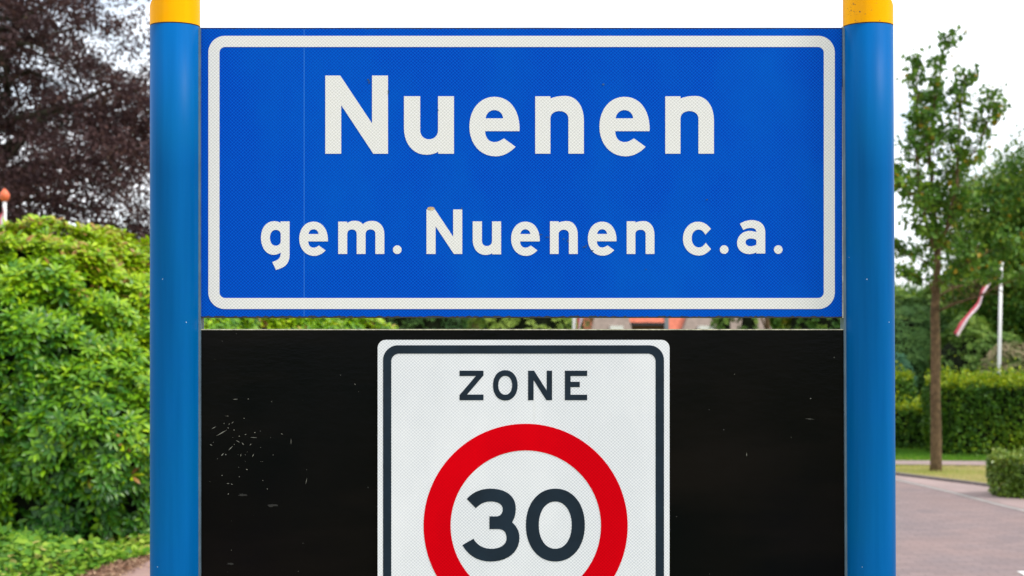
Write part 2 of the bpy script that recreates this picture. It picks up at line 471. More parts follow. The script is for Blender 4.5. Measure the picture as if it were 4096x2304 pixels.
# raised grass island edge (dark kerb) and the cross path behind the tree
kb = MB()
pts = walk_o[3:10]
for (x0, y0), (x1, y1) in zip(pts[:-1], pts[1:]):
    d = Vector((x1-x0, y1-y0)).normalized(); nrm = Vector((d.y, -d.x))*0.07
    n = len(kb.v)
    for (x, y) in ((x0, y0), (x1, y1), (x1+nrm.x, y1+nrm.y), (x0+nrm.x, y0+nrm.y)):
        kb.v.append((x, y, 0.0))
    for (x, y) in ((x0, y0), (x1, y1), (x1+nrm.x, y1+nrm.y), (x0+nrm.x, y0+nrm.y)):
        kb.v.append((x, y, 0.045))
    kb.f += [tuple(n+i for i in q) for q in ((4,5,6,7),(0,1,5,4),(1,2,6,5),(2,3,7,6),(3,0,4,7))]
M['kerb_dark'] = simple("dark_concrete_kerb", (0.16, 0.135, 0.13), 0.9, 0.2, 12)
tag(kb.build('kerb', M['kerb_dark']), kind='structure')
strip('side_path', [(4.7, 22.5), (6.5, 22.35), (9, 22.0), (14, 21.2)], [(4.5, 23.2), (6.7, 23.0), (9.2, 22.5), (14, 21.8)], 0.018, M['walk'])
sheet('road_marking', [(4.04, 12.55), (4.40, 12.55), (4.40, 12.86), (4.04, 12.86)], 0.010, M['mark_white'])
# footpath on the left beside the rhododendron
path_l = [(-3.25, -12), (-3.15, 3), (-3.10, 12.6), (-3.03, 13.6), (-2.7, 15.3), (-1.9, 17.3), (-1.2, 19), (0.2, 21.4)]
path_r = [(-1.3, -12), (-1.2, 3), (-1.2, 12.6), (-1.1, 13.6), (-0.9, 15.0), (-0.3, 16.5), (0.2, 17.7), (1.0, 18.6)]
strip('footpath', path_l, path_r, 0.0035, M['path'])
soil_l = [(x-0.30+0.06*math.sin(i*2.1), y) for i, (x, y) in enumerate(path_l)]
strip('soil', soil_l, path_l, 0.005, M['soil'])

# ------------------------------------------------------------------ the town sign
SX = 6430.0
def W(px, py, Y): return ((px-2048)/SX*Y, EYE-(py-1290)/SX*Y)

def bez(path, n=10):
    """path: [(x,y), ..., ('C', p1, p2, p3), ...] -> polygon"""
    out = []
    for s in path:
        if s[0] == 'C':
            p0, p1, p2, p3 = out[-1], *s[1:]
            for i in range(1, n+1):
                t = i/n; a = (1-t)**3; b = 3*t*(1-t)**2; c = 3*t*t*(1-t); d = t**3
                out.append((a*p0[0]+b*p1[0]+c*p2[0]+d*p3[0], a*p0[1]+b*p1[1]+c*p2[1]+d*p3[1]))
        else: out.append(s)
    res = []
    for p in out:
        if not res or (abs(p[0]-res[-1][0]) + abs(p[1]-res[-1][1])) > 1e-6: res.append(p)
    if abs(res[0][0]-res[-1][0]) + abs(res[0][1]-res[-1][1]) < 1e-6: res.pop()
    return res

def ellipse(cx, cy, rx, ry, n=48, p=2.0):
    out = []
    for i in range(n):
        t = 2*math.pi*i/n; c, s = math.cos(t), math.sin(t)
        out.append((cx+rx*math.copysign(abs(c)**(2/p), c), cy+ry*math.copysign(abs(s)**(2/p), s)))
    return out

def rrect(x0, y0, x1, y1, r, n=12):
    out = []
    for cx, cy, a in ((x1-r, y0+r, -90), (x1-r, y1-r, 0), (x0+r, y1-r, 90), (x0+r, y0+r, 180)):
        for i in range(n+1):
            t = R(a+90*i/n); out.append((cx+r*math.cos(t), cy+r*math.sin(t)))
    return out

G = {}
G['N'] = [[(306,157),(487,157),(873,738),(873,157),(1066,157),(1066,1105),(888,1105),(499,516),(499,1105),(306,1105)]]
G['u'] = [bez([(1260,408),(1457,408),(1457,820),('C',(1457,885),(1500,930),(1562,930)),('C',(1625,930),(1673,885),(1673,820)),(1673,408),(1866,408),(1866,1105),(1675,1105),(1675,1080),
               ('C',(1640,1103),(1590,1117),(1530,1117)),('C',(1370,1117),(1260,985),(1260,790))])]
G['e'] = [bez([(1623,744),(1623,690),('C',(1612,500),(1510,371),(1350,371)),('C',(1190,371),(1079,510),(1079,695)),('C',(1079,880),(1195,1017),(1362,1017)),
               ('C',(1450,1017),(1520,975),(1579,913)),(1453,822),('C',(1420,845),(1390,862),(1350,862)),('C',(1290,862),(1250,815),(1250,744))]),
          bez([(1255,605),('C',(1262,550),(1300,515),(1350,515)),('C',(1400,515),(1440,550),(1445,605))])]
G['n'] = [bez([(382,366),(547,366),(547,390),('C',(600,368),(650,362),(710,362)),('C',(830,362),(910,470),(910,630)),(910,988),(742,988),(742,610),
               ('C',(742,555),(700,526),(645,526)),('C',(590,526),(547,555),(547,610)),(547,988),(382,988)])]
G['g'] = [bez([(286,247),(370,247),(370,560),('C',(370,640),(330,680),(242,701)),(208,627),('C',(265,610),(288,590),(288,538)),('C',(262,555),(240,560),(220,560)),
               ('C',(150,560),(102,490),(102,400)),('C',(102,310),(150,245),(225,245)),('C',(250,245),(270,250),(286,262))]),
          bez([(240,326),('C',(275,326),(287,350),(287,370)),(287,435),('C',(287,455),(265,475),(242,475)),('C',(205,475),(186,440),(186,402)),('C',(186,360),(205,326),(240,326))])]
G['m'] = [bez([(826,249),(910,249),(910,263),('C',(935,245),(955,241),(980,241)),('C',(1015,241),(1040,252),(1057,274)),('C',(1080,250),(1110,242),(1145,242)),
               ('C',(1215,242),(1258,295),(1258,370)),(1258,552),(1174,552),(1174,365),('C',(1174,335),(1155,322),(1128,322)),('C',(1100,322),(1082,338),(1082,368)),
               (1082,552),(999,552),(999,365),('C',(999,338),(980,322),(952,322)),('C',(928,322),(910,340),(910,368)),(910,552),(826,552)])]
G['.'] = [ellipse(1379,512,40.5,40.5,28)]
G['c'] = [bez([(1742,317),('C',(1710,275),(1670,250),(1620,250)),('C',(1540,250),(1480,320),(1480,410)),('C',(1480,500),(1545,567),(1630,567)),('C',(1675,567),(1715,540),(1743,506)),
               (1693,447),('C',(1675,475),(1655,491),(1630,491)),('C',(1590,491),(1562,455),(1562,405)),('C',(1562,355),(1590,323),(1628,323)),('C',(1655,323),(1675,345),(1691,371))])]
G['a'] = [bez([(2014,268),('C',(2050,245),(2090,235),(2125,235)),('C',(2205,235),(2251,280),(2251,350)),(2251,548),(2168,548),(2168,537),('C',(2145,548),(2120,553),(2100,553)),
               ('C',(2035,553),(1987,510),(1987,450)),('C',(1987,385),(2040,336),(2105,336)),('C',(2125,336),(2145,340),(2168,347)),('C',(2168,322),(2150,308),(2115,308)),('C',(2090,308),(2065,315),(2045,328))]),
          bez([(2168,422),(2168,465),('C',(2150,475),(2130,480),(2112,480)),('C',(2085,480),(2066,462),(2066,443)),('C',(2066,422),(2085,407),(2115,407)),('C',(2135,407),(2155,412),(2168,422))])]
G['Z'] = [[(577,227),(720,227),(720,255),(622,369),(720,369),(720,403),(577,403),(577,372),(674,259),(577,259)]]
G['O'] = [ellipse(849.5,314.5,73.5,90.5,40,2.15), ellipse(849,314,41,56,40,2.15)]
G['Nz'] = [[(985,227),(1021,227),(1096,345),(1096,227),(1128,227),(1128,403),(1094,403),(1018,284),(1018,403),(985,403)]]
G['E'] = [[(1204,227),(1337,227),(1337,259),(1238,259),(1238,293),(1293,293),(1293,325),(1238,325),(1238,370),(1337,370),(1337,403),(1204,403)]]
G['3'] = [bez([(620,990),('C',(655,950),(705,929),(762,929)),('C',(855,929),(912,975),(912,1045)),('C',(912,1080),(905,1105),(890,1130)),('C',(920,1155),(934,1185),(934,1222)),
               ('C',(934,1305),(865,1363),(762,1363)),('C',(690,1363),(630,1330),(594,1265)),(660,1227),('C',(685,1268),(720,1287),(768,1287)),('C',(822,1287),(857,1260),(857,1225)),
               ('C',(857,1190),(840,1170),(805,1170)),(755,1170),(755,1094),(795,1094),('C',(822,1094),(834,1075),(834,1052)),('C',(834,1022),(805,1006),(762,1006)),('C',(725,1006),(698,1020),(674,1046))])]
G['0'] = [ellipse(1147.5,1146,175.5,217,56,2.12), ellipse(1147,1146.5,98,140.5,48,2.12)]

def bbox(loops):
    xs = [p[0] for l in loops for p in l]; ys = [p[1] for l in loops for p in l]
    return min(xs), min(ys), max(xs), max(ys)

def fit(g, x0, x1, y0, y1):
    a, b, c, d = bbox(G[g])
    return [[(x0+(x-a)/(c-a)*(x1-x0), y0+(y-b)/(d-b)*(y1-y0)) for x, y in l] for l in G[g]]

def film(name, shapes, xf, Y, mat, parent, th=0.0006, off=(0, 0, 0)):
    """cut film: every shape (outer loop, holes) lies on the plate and stands th proud; xf maps trace units to photo pixels"""
    vs, fs = [], []
    for loops in shapes:
        base = len(vs); L = [[W(*xf(x, y), Y) for x, y in l] for l in loops]
        flat = [p for l in L for p in l]; n = len(flat)
        tris = tessellate_polygon([[Vector((x, z, 0)) for x, z in l] for l in L])
        vs += [(x, Y, z) for x, z in flat] + [(x, Y+th, z) for x, z in flat]
        for t in tris:
            a, b, c = (flat[i] for i in t)
            ar = (b[0]-a[0])*(c[1]-a[1])-(b[1]-a[1])*(c[0]-a[0])
            if abs(ar) < 1e-12: continue
            t = tuple(t) if ar > 0 else tuple(t)[::-1]      # faces -Y
            fs.append(tuple(base+i for i in t))
        k = 0
        for l in L:
            m = len(l)
            for i in range(m):
                fs.append((base+k+i, base+k+(i+1) % m, base+n+k+(i+1) % m, base+n+k+i))
            k += m
    vs = [(x-off[0], y-off[1], z-off[2]) for x, y, z in vs]
    return from_pydata(name, vs, fs, mat, parent)

def pxbox(mb, x0, x1, y0, y1, Y, depth):
    (a, zt), (b, zb) = W(x0, y0, Y), W(x1, y1, Y)
    mb.box(a, b, Y, Y+depth, zb, zt); return mb

def absorb(o, extra):
    """merge surface marks into the mesh of the part that carries them"""
    bm = bmesh.new(); bm.from_mesh(o.data); k = len(bm.faces)
    bm.from_mesh(extra.data); bm.faces.ensure_lookup_table()
    slot = len(o.data.materials); o.data.materials.append(extra.data.materials[0])
    for f in bm.faces[k:]: f.material_index = slot
    bm.to_mesh(o.data); bm.free()
    me = extra.data; bpy.data.objects.remove(extra); bpy.data.meshes.remove(me)

def ident(x, y): return x, y
def z2(x, y): return 1200+x/3.0306, 250+y/3.0306
def z3(x, y): return 2000+x/2.7116, 250+y/2.7116
def z4(x, y): return 1000+x/2.3418, 780+y/2.3418
def z5(x, y): return 2100+x/2.3418, 780+y/2.3418
def z6(x, y): return 1450+x/1.4874, 1330+y/1.4874
def shp(g, dx=0, dy=0): return [[(x+dx, y+dy) for x, y in l] for l in G[g]]
def conv(loops, f): return [[f(x, y) for x, y in l] for l in loops]

SO = (0.02, SIGN_Y, 0.0)
sign = empty('town_entry_sign', SO)
tag(sign, 'blue town entry sign with white lettering above a black panel, carried by two blue posts', 'road sign')

def post(px_l, px_r, mirror, lean):
    """round lacquered tube with yellow slant-cut cap, and the flange that holds the boards"""
    x0, _ = W(px_l, 110, SIGN_Y); x1, _ = W(px_r, 110, SIGN_Y)
    cx, r = (x0+x1)/2, (x1-x0)/2*0.9985
    ztop = W(0, 109, SIGN_Y)[1]
    mb = MB(); mb.tube([(0, 0, 0), (0, 0, 0.4), (0, 0, ztop-0.3), (0, 0, ztop)], [r]*4, 64)
    p = mb.build('post', M['blue_post'], sign, True)
    p.location = (cx-SO[0], 0, 0)
    p.rotation_euler = (0, lean, 0)
    for f in p.data.polygons:
        if len(f.vertices) > 8: f.use_smooth = False
    # yellow cap, a hair wider, cut off on a steep slant that rises towards the sign
    n = 64; rc = r*1.006; zb = ztop+0.0024
    zo = W(0, 34, SIGN_Y)[1]; slope = 1.15
    v, f = [], []
    for k in range(n):
        a = 2*math.pi*k/n; v.append((rc*math.cos(a), rc*math.sin(a), zb))
    for k in range(n):
        a = 2*math.pi*k/n; x = rc*math.cos(a)
        v.append((x, rc*math.sin(a), zo+slope*(x*mirror+rc)))
    for k in range(n): f.append((k, (k+1) % n, n+(k+1) % n, n+k))
    f.append(tuple(range(n))[::-1]); f.append(tuple(range(n, 2*n)))
    c = from_pydata('cap', v, f, M['yellow'], p, True)
    for e in c.data.edges:
        a_, b_ = e.vertices
        if (a_ < n) == (b_ < n): e.use_edge_sharp = True
    for q in c.data.polygons:
        if len(q.vertices) > 8: q.use_smooth = False
    gr = MB(); gr.tube([(0, 0, ztop-0.001), (0, 0, ztop+0.004)], [r*0.985]*2, 48); gr.build('seal', M['dark_trim'], p, True)
    g = MB()
    s = mirror
    a, b = sorted((s*(r-0.004), s*(r+0.0035)))
    g.box(a, b, -0.009, 0.028, 0.9, ztop-0.002)
    g.build('flange', M['steel'], p)
    return p, r, c
pl, rp_, _ = post(601.5, 798.5, 1, 0)
pr, _, cap_r = post(3374, 3571.5, -1, R(-0.27))
# keep the leaning post upright at eye level (it leans about its foot)
pr.location.x = pr.location.x + 2.60*math.sin(R(0.27))

# dark flecks on the right cap
rng = random.Random(3)
fl = MB()
for _ in range(60):
    a = R(rng.gauss(222, 10)); z = rng.uniform(0.0, 0.062)
    if rng.random() < 0.2: a = R(rng.uniform(190, 330))
    s = rng.uniform(0.0003, 0.0013); rr = rp_*1.008
    P = Vector((rr*math.cos(a), rr*math.sin(a), 2.6095+z)); t = Vector((-math.sin(a), math.cos(a), 0)); u = Vector((0, 0, 1))
    ang = rng.uniform(0, 3.14); d1 = t*math.cos(ang)+u*math.sin(ang); d2 = t*-math.sin(ang)+u*math.cos(ang)
    fl.poly([tuple(P+d1*s*2), tuple(P+d2*s*0.8), tuple(P-d1*s*1.5), tuple(P-d2*s*0.6)])
absorb(cap_r, fl.build('flecks', M['fleck']))

# the blue name board: box-section board with film on the front
nb = MB(); pxbox(nb, 801.5, 3370, 110, 1272, SIGN_Y-0.001, 0.028)
board = nb.build('name_board', M['panel_edge'], sign, off=SO)
ff = MB()
YB = SIGN_Y-0.0018
filmo = film('film', [[[(804,114)] + [(804+(3368-804)*i/200, 114+abs(rng.gauss(0, 0.6))) for i in range(1, 200)] + [(3368,114),(3368,1265)] +
      [(3368-(3368-804)*i/260, 1266.5-(rng.random() < 0.45)*rng.uniform(1.5, 4.5)) for i in range(1, 260)] + [(804,1265)]]], ident, YB, M['blue_film'], board, 0.0006, SO)
film('border', [[rrect(833, 143, 3339.5, 1236, 66), rrect(877.5, 187.5, 3295.5, 1192, 23)]], ident, YB-0.0006, M['white_film'], board, 0.0005, SO)
YL = YB-0.0006
line1 = [conv(shp('N'), z2), conv(shp('u'), z2), conv(shp('e', -1411), z3), conv(shp('n'), z3), conv(shp('e'), z3), conv(shp('n', 1411), z3)]
film('lettering', line1, ident, YL, M['white_film'], board, 0.0005, SO)
line2 = [conv(shp('g'), z4), conv(fit('e', 461, 729, 249, 570), z4), conv(shp('m'), z4), conv(shp('.'), z4),
         conv(fit('N', 1653, 1988, 135, 552), z4), conv(fit('u', 2086, 2352, 247, 561), z4), conv(fit('e', 2446, 2714, 249, 570), z4),
         conv(fit('n', 234, 494, 244, 552), z5), conv(fit('e', 589, 857, 249, 568), z5), conv(fit('n', 953, 1213, 244, 552), z5),
         conv(shp('c'), z5), conv(shp('.', 1866-1379, -1), z5), conv(shp('a'), z5), conv(shp('.', 2373-1379, -1), z5)]
for word in (line2[:4], line2[4:10], line2[10:]):
    film('lettering', word, ident, YL, M['white_film'], board, 0.0005, SO)
st = MB(); pxbox(st, 3370, 3375.5, 105, 1272, SIGN_Y-0.004, 0.02)
st.build('gasket_strip', M['strip'], board, off=SO)
# lichen crust left on the first N of the second line, and small stains
absorb(filmo, film('crust', [[ellipse(1724, 834, 15, 7, 14), ]], ident, YL-0.0004, simple("ochre_crust", (0.50, 0.36, 0.20), 0.9, 0.4, 200), None, 0.0004, SO))
def stain(px, py, rx, ry, mat, seed):
    r_ = random.Random(seed); pts = []
    for i in range(16):
        a = 2*math.pi*i/16; k = r_.uniform(0.45, 1.1); pts.append((px+rx*k*math.cos(a), py+ry*k*math.sin(a)))
    return [pts]
green = simple("algae_stain", (0.01, 0.06, 0.16), 0.6, 0.6, 120)
absorb(filmo, film('stains', [stain(*q, None, i) for i, q in enumerate([(1476, 328, 3, 9), (1472, 318, 5, 4), (1553, 368, 3, 11), (1752, 440, 3, 5), (2163, 938, 9, 3), (2190, 948, 9, 2), (2337, 988, 8, 3), (2345, 982, 4, 6), (2369, 1002, 8, 3), (2271, 963, 3, 7), (2255, 955, 4, 3), (2828, 798, 4, 3), (2584, 1077, 3, 2), (2413, 337, 6, 5), (1847, 833, 3, 5)])],
     ident, YL-0.0003, green, None, 0.0003, SO))

# black lower panel with pale top edge
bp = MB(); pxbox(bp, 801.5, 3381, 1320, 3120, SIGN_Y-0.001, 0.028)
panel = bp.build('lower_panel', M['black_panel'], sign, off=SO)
te = MB(); pxbox(te, 801.5, 3379.5, 1316.5, 1320, SIGN_Y-0.0013, 0.0285)
te.build('top_edge', M['alu_edge'], panel, off=SO)
# scratches at the left of the panel
sm = MB(); sr = random.Random(11)
def scratch(px, py, ln, ang, w):
    x, z = W(px, py, SIGN_Y-0.0016); a = R(ang)
    L = ln/1948; d = Vector((math.cos(a), 0, math.sin(a))); q = Vector((-math.sin(a), 0, math.cos(a)))*(w/1948/2)
    P = Vector((x, SIGN_Y-0.0016, z))
    pts = [P-d*L/2, P-q*0.9, P+d*L/2, P+q]
    sm.poly([tuple(p) for p in pts])
for a in [(941,1597,20,5,3.0),(993,1596,7,0,3),(907,1664,18,0,2.4),(855,1711,22,28,3),(886,1732,52,30,3.4),(912,1712,8,-60,2.4),(976,1673,4,30,4),(1019,1730,6,0,4),(905,1664,10,0,2.5),(982,1738,8,10,3),
          (1015,1750,30,-3,2.6),(952,1766,18,-30,3),(971,1775,14,-50,3),(1002,1778,10,50,3),(844,1780,12,-30,3),(922,1793,26,45,3),(890,1818,18,45,3.4),(903,1818,6,80,4),(963,1821,12,85,2.4),(1012,1822,16,60,2.6),
          (1127,1736,9,-30,3),(1164,1766,24,88,2),(1092,1820,4,0,3),(987,1878,8,-20,3.5),(888,1902,5,0,4),(912,1934,10,0,2.5),(927,1937,8,-35,2.6),(913,1976,6,60,4.5),(957,1907,4,0,3),(1051,1922,4,0,3.5),(1069,1956,5,0,3),(1225,1925,26,78,2),
          (1420,1537,8,-50,3),(930,1690,12,45,2),(917,1696,8,45,2),(896,1694,7,60,2.4),(936,1720,5,0,4),(957,1745,6,0,4),(937,1778,4,0,3),(3243,1594,7,20,4),(3240,1676,38,-4,1.6),(2987,1818,16,88,3),(3337,1430,7,88,2),(2938,1497,5,60,2.4)]:
    scratch(*a)
for _ in range(14): scratch(sr.gauss(980, 90), sr.gauss(1790, 120), sr.uniform(1.5, 3.5), sr.uniform(0, 180), sr.uniform(1.4, 2.6))
for _ in range(12): scratch(sr.choice([sr.uniform(830, 1480), sr.uniform(2700, 3360)]), sr.uniform(1350, 2300), sr.uniform(2, 5), sr.uniform(0, 180), sr.uniform(1.0, 2.0))
absorb(panel, sm.build('scratches', M['scratch'], off=SO))
absorb(panel, film('smudges', [stain(970, 1980, 22, 6, None, 1), stain(1088, 2022, 22, 7, None, 2), stain(922, 2256, 18, 5, None, 3)], ident, SIGN_Y-0.0015, M['smudge'], None, 0.0004, SO))

# zone plate
YZ = SIGN_Y-0.006
film('zone_plate', [[rrect(90, 44, 1827, 2649, 48)]], lambda x, y: z6(x, y), YZ, M['zone_film'], sign, 0.004, SO)
zp = [o for o in sign.children if o.name == 'zone_plate'][0]
film('frame', [[rrect(122, 76, 1794, 2617, 88), rrect(171, 126, 1744, 2567, 46)]], z6, YZ-0.0005, M['dark_ink'], zp, 0.0004, SO)
film('lettering', [shp('Z'), shp('O'), shp('Nz'), shp('E')], z6, YZ-0.0005, M['dark_ink'], zp, 0.0004, SO)
film('ring', [[ellipse(970.5, 1150.5, 607.5, 607.5, 128), ellipse(971.5, 1149.5, 447.5, 447.5, 128)]], z6, YZ-0.0005, M['red_film'], zp, 0.0004, SO)
film('digits', [shp('3'), shp('0')], z6, YZ-0.0005, M['dark_ink'], zp, 0.0004, SO)

# ------------------------------------------------------------------ rhododendron
def rosettes(P, N, nleaf, size, tint, rng, droop=0.2):
    """whorls of leaves round each shoot tip"""
    n = len(P)
    ax = unit(N + np.array([0, 0, 0.7]) + rng.normal(0, 0.35, (n, 3)))
    t1 = unit(np.cross(ax, rng.normal(size=(n, 3)))); t2 = np.cross(ax, t1)
    PP, DD, NN, SS, TT = [], [], [], [], []
    for k in range(nleaf):
        a = 2*math.pi*k/nleaf + rng.uniform(-0.3, 0.3, n)
        rad = t1*np.cos(a)[:, None] + t2*np.sin(a)[:, None]
        lift = rng.uniform(0.05, 0.7, n)[:, None]
        d = unit(rad + ax*lift - np.array([0, 0, droop]))
        PP.append(P + d*size*0.12); DD.append(d); NN.append(unit(ax - rad*lift*0.6))
        SS.append(size*rng.uniform(0.7, 1.15, n)); TT.append(tint + rng.normal(0, 0.07, n) - 0.18*(rng.random(n) < 0.25))
    return map(np.concatenate, (PP, DD, NN, SS, TT))

def lobed_bush(name, label, cat, lobes, base, n, mat, size, nleaf, seed, tpl=T_LONG, tint0=0.45, tint_h=0.35, amp=0.16, freq=4.0, droop=0.2, group=None, core=0.86, zmin=0.05, tnoise=0.16):
    rng = np.random.RandomState(seed)
    root = empty(name, (base[0], base[1], 0)); tag(root, label, cat, group)
    off = (base[0], base[1], 0)
    C = np.array([l[0] for l in lobes]); Rr = np.array([l[1] for l in lobes])
    area = np.array([r[0]*r[2]+r[1]*r[2]+r[0]*r[1] for r in Rr]); area /= area.sum()
    allP, allN = [], []
    for i in range(len(lobes)):
        m = int(n*area[i]*1.8)
        d = unit(rng.normal(size=(m, 3))); d[:, 2] = np.where((d[:, 2] < 0) & (rng.random(m) < 0.15), -d[:, 2], d[:, 2])
        P = C[i] + d*Rr[i]
        nn = unit(d/Rr[i])
        h = vnoise(P, freq, seed+1)*0.6 + vnoise(P, freq*2.1, seed+2)*0.4
        P = P + nn*(h*amp)[:, None] - nn*(rng.exponential(0.05, m))[:, None]
        keep = (rng.random(m) < np.clip(0.9+0.45*h, 0.5, 1)) & (P[:, 2] > zmin)
        for j in range(len(lobes)):
            if j != i:
                q = np.linalg.norm((P-C[j])/(Rr[j]), axis=1); keep &= q > 0.80
        allP.append(P[keep]); allN.append(nn[keep])
    P = np.concatenate(allP); N = np.concatenate(allN)
    if len(P) > n:
        s = rng.permutation(len(P))[:n]; P, N = P[s], N[s]
    top = C[:, 2].max()+Rr[:, 2].max()*0.9
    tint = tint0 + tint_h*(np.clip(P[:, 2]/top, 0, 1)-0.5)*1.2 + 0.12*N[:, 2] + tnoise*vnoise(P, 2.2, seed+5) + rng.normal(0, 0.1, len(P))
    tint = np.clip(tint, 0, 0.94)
    tint[rng.random(len(P)) < 0.012] = 1.0
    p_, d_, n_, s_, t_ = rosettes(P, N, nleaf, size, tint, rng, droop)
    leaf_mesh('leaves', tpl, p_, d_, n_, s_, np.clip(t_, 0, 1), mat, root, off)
    mbs = MB()
    vs, fs = [], []
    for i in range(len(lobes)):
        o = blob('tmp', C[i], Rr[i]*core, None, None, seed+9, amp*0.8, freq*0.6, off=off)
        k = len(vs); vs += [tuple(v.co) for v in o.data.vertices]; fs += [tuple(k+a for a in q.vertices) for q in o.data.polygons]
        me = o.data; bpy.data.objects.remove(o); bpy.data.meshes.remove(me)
    from_pydata('dark_core', vs, fs, M['core_fill'], root)
    return root

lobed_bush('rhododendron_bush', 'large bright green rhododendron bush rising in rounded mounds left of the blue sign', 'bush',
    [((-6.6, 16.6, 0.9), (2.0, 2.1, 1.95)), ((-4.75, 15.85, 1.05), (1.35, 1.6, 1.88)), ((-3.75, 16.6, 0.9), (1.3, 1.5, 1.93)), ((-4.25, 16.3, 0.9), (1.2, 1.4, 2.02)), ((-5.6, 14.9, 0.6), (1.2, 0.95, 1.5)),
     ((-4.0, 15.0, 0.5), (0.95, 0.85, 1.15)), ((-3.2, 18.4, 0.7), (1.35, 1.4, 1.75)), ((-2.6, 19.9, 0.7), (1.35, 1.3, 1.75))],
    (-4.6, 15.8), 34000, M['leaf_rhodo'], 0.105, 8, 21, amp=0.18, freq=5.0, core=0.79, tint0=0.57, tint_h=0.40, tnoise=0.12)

# ground cover at its foot
rng = np.random.RandomState(4)
n = 26000
P = np.stack([rng.uniform(-6.2, -2.3, n), rng.uniform(11.6, 16.5, n), np.zeros(n)], 1)
edge = np.interp(P[:, 1], [11, 12.6, 13.6, 15.3, 17], [-3.52, -3.44, -3.18, -2.75, -2.2]) + 0.09*vnoise(P, 5, 3)
k = P[:, 0] < edge
P = P[k]; edge = edge[k]
hgt = np.clip((edge-P[:, 0])*0.9, 0.02, 0.20)*(1+0.6*vnoise(P, 4.5, 8))
P[:, 2] = np.maximum(0.015, hgt*np.sqrt(rng.random(len(P))))
D = unit(rng.normal(0, 1, P.shape)*np.array([1, 1, 0.35])); N = unit(rng.normal(0, 0.45, P.shape)+np.array([0, -0.35, 1]))
tag(leaf_mesh('ground_cover', T_ROUND, P, D, N, rng.uniform(0.04, 0.085, len(P)), np.clip(0.5+0.18*vnoise(P, 3, 2)+rng.normal(0, 0.2, len(P)), 0, 1), M['leaf_cover']),
    'low small-leaved green ground cover at the foot of the rhododendron', 'ground cover', kind='stuff')
# fallen leaves on the soil strip
n = 2600
y = rng.uniform(11.5, 15.5, n); x = np.interp(y, [12.6, 13.6, 15.3], [-3.10, -3.03, -2.7]) - 0.36*rng.random(n) + 0.08*rng.normal(size=n)
P = np.stack([x, y, np.full(n, 0.012)+0.01*rng.random(n)], 1)
M['litter'] = leaf_mat("dry_leaf", [(0, (0.16, 0.08, 0.05)), (0.6, (0.34, 0.20, 0.13)), (1, (0.5, 0.34, 0.22))], 0.8, 0.1)
tag(leaf_mesh('leaf_litter', T_SMALL, P, unit(rng.normal(0, 1, P.shape)*np.array([1, 1, 0.1])), unit(rng.normal(0, 0.3, P.shape)+np.array([0, 0, 1])), rng.uniform(0.02, 0.05, n), rng.random(n), M['litter']),
    'dry brown leaf litter along the edge of the pink footpath', 'leaf litter', kind='stuff')

# ------------------------------------------------------------------ trees
def limb(a, b, sag=0.0, n=5, rng=random, wob=0.08):
    a, b = Vector(a), Vector(b); out = []
    L = (b-a).length
    for i in range(n+1):
        t = i/n; p = a.lerp(b, t) + Vector((0, 0, sag*math.sin(math.pi*t)))
        if 0 < i < n: p += Vector((rng.uniform(-1, 1), rng.uniform(-1, 1), rng.uniform(-1, 1)))*wob*L*0.3
        out.append(tuple(p))
    return out

def clump_leaves(centers, rad, per, size, rng, flat=0.6, dirs=None, droop=0.0):
    n = len(centers)
    P = np.repeat(centers, per, 0); m = len(P)
    r = np.repeat(rad if hasattr(rad, '__len__') else np.full(n, rad), per)
    off = rng.normal(0, 0.5, (m, 3)); off[:, 2] *= flat
    if droop: off[:, 2] -= droop*(off[:, 0]**2+off[:, 1]**2)
    P = P + off*r[:, None]
    D = unit(rng.normal(0, 1, (m, 3)) + np.array([0, 0, -0.35]))
    N = unit(rng.normal(0, 0.8, (m, 3)) + np.array([0, 0, 0.8]))
    return P, D, N, size*rng.uniform(0.7, 1.25, m)

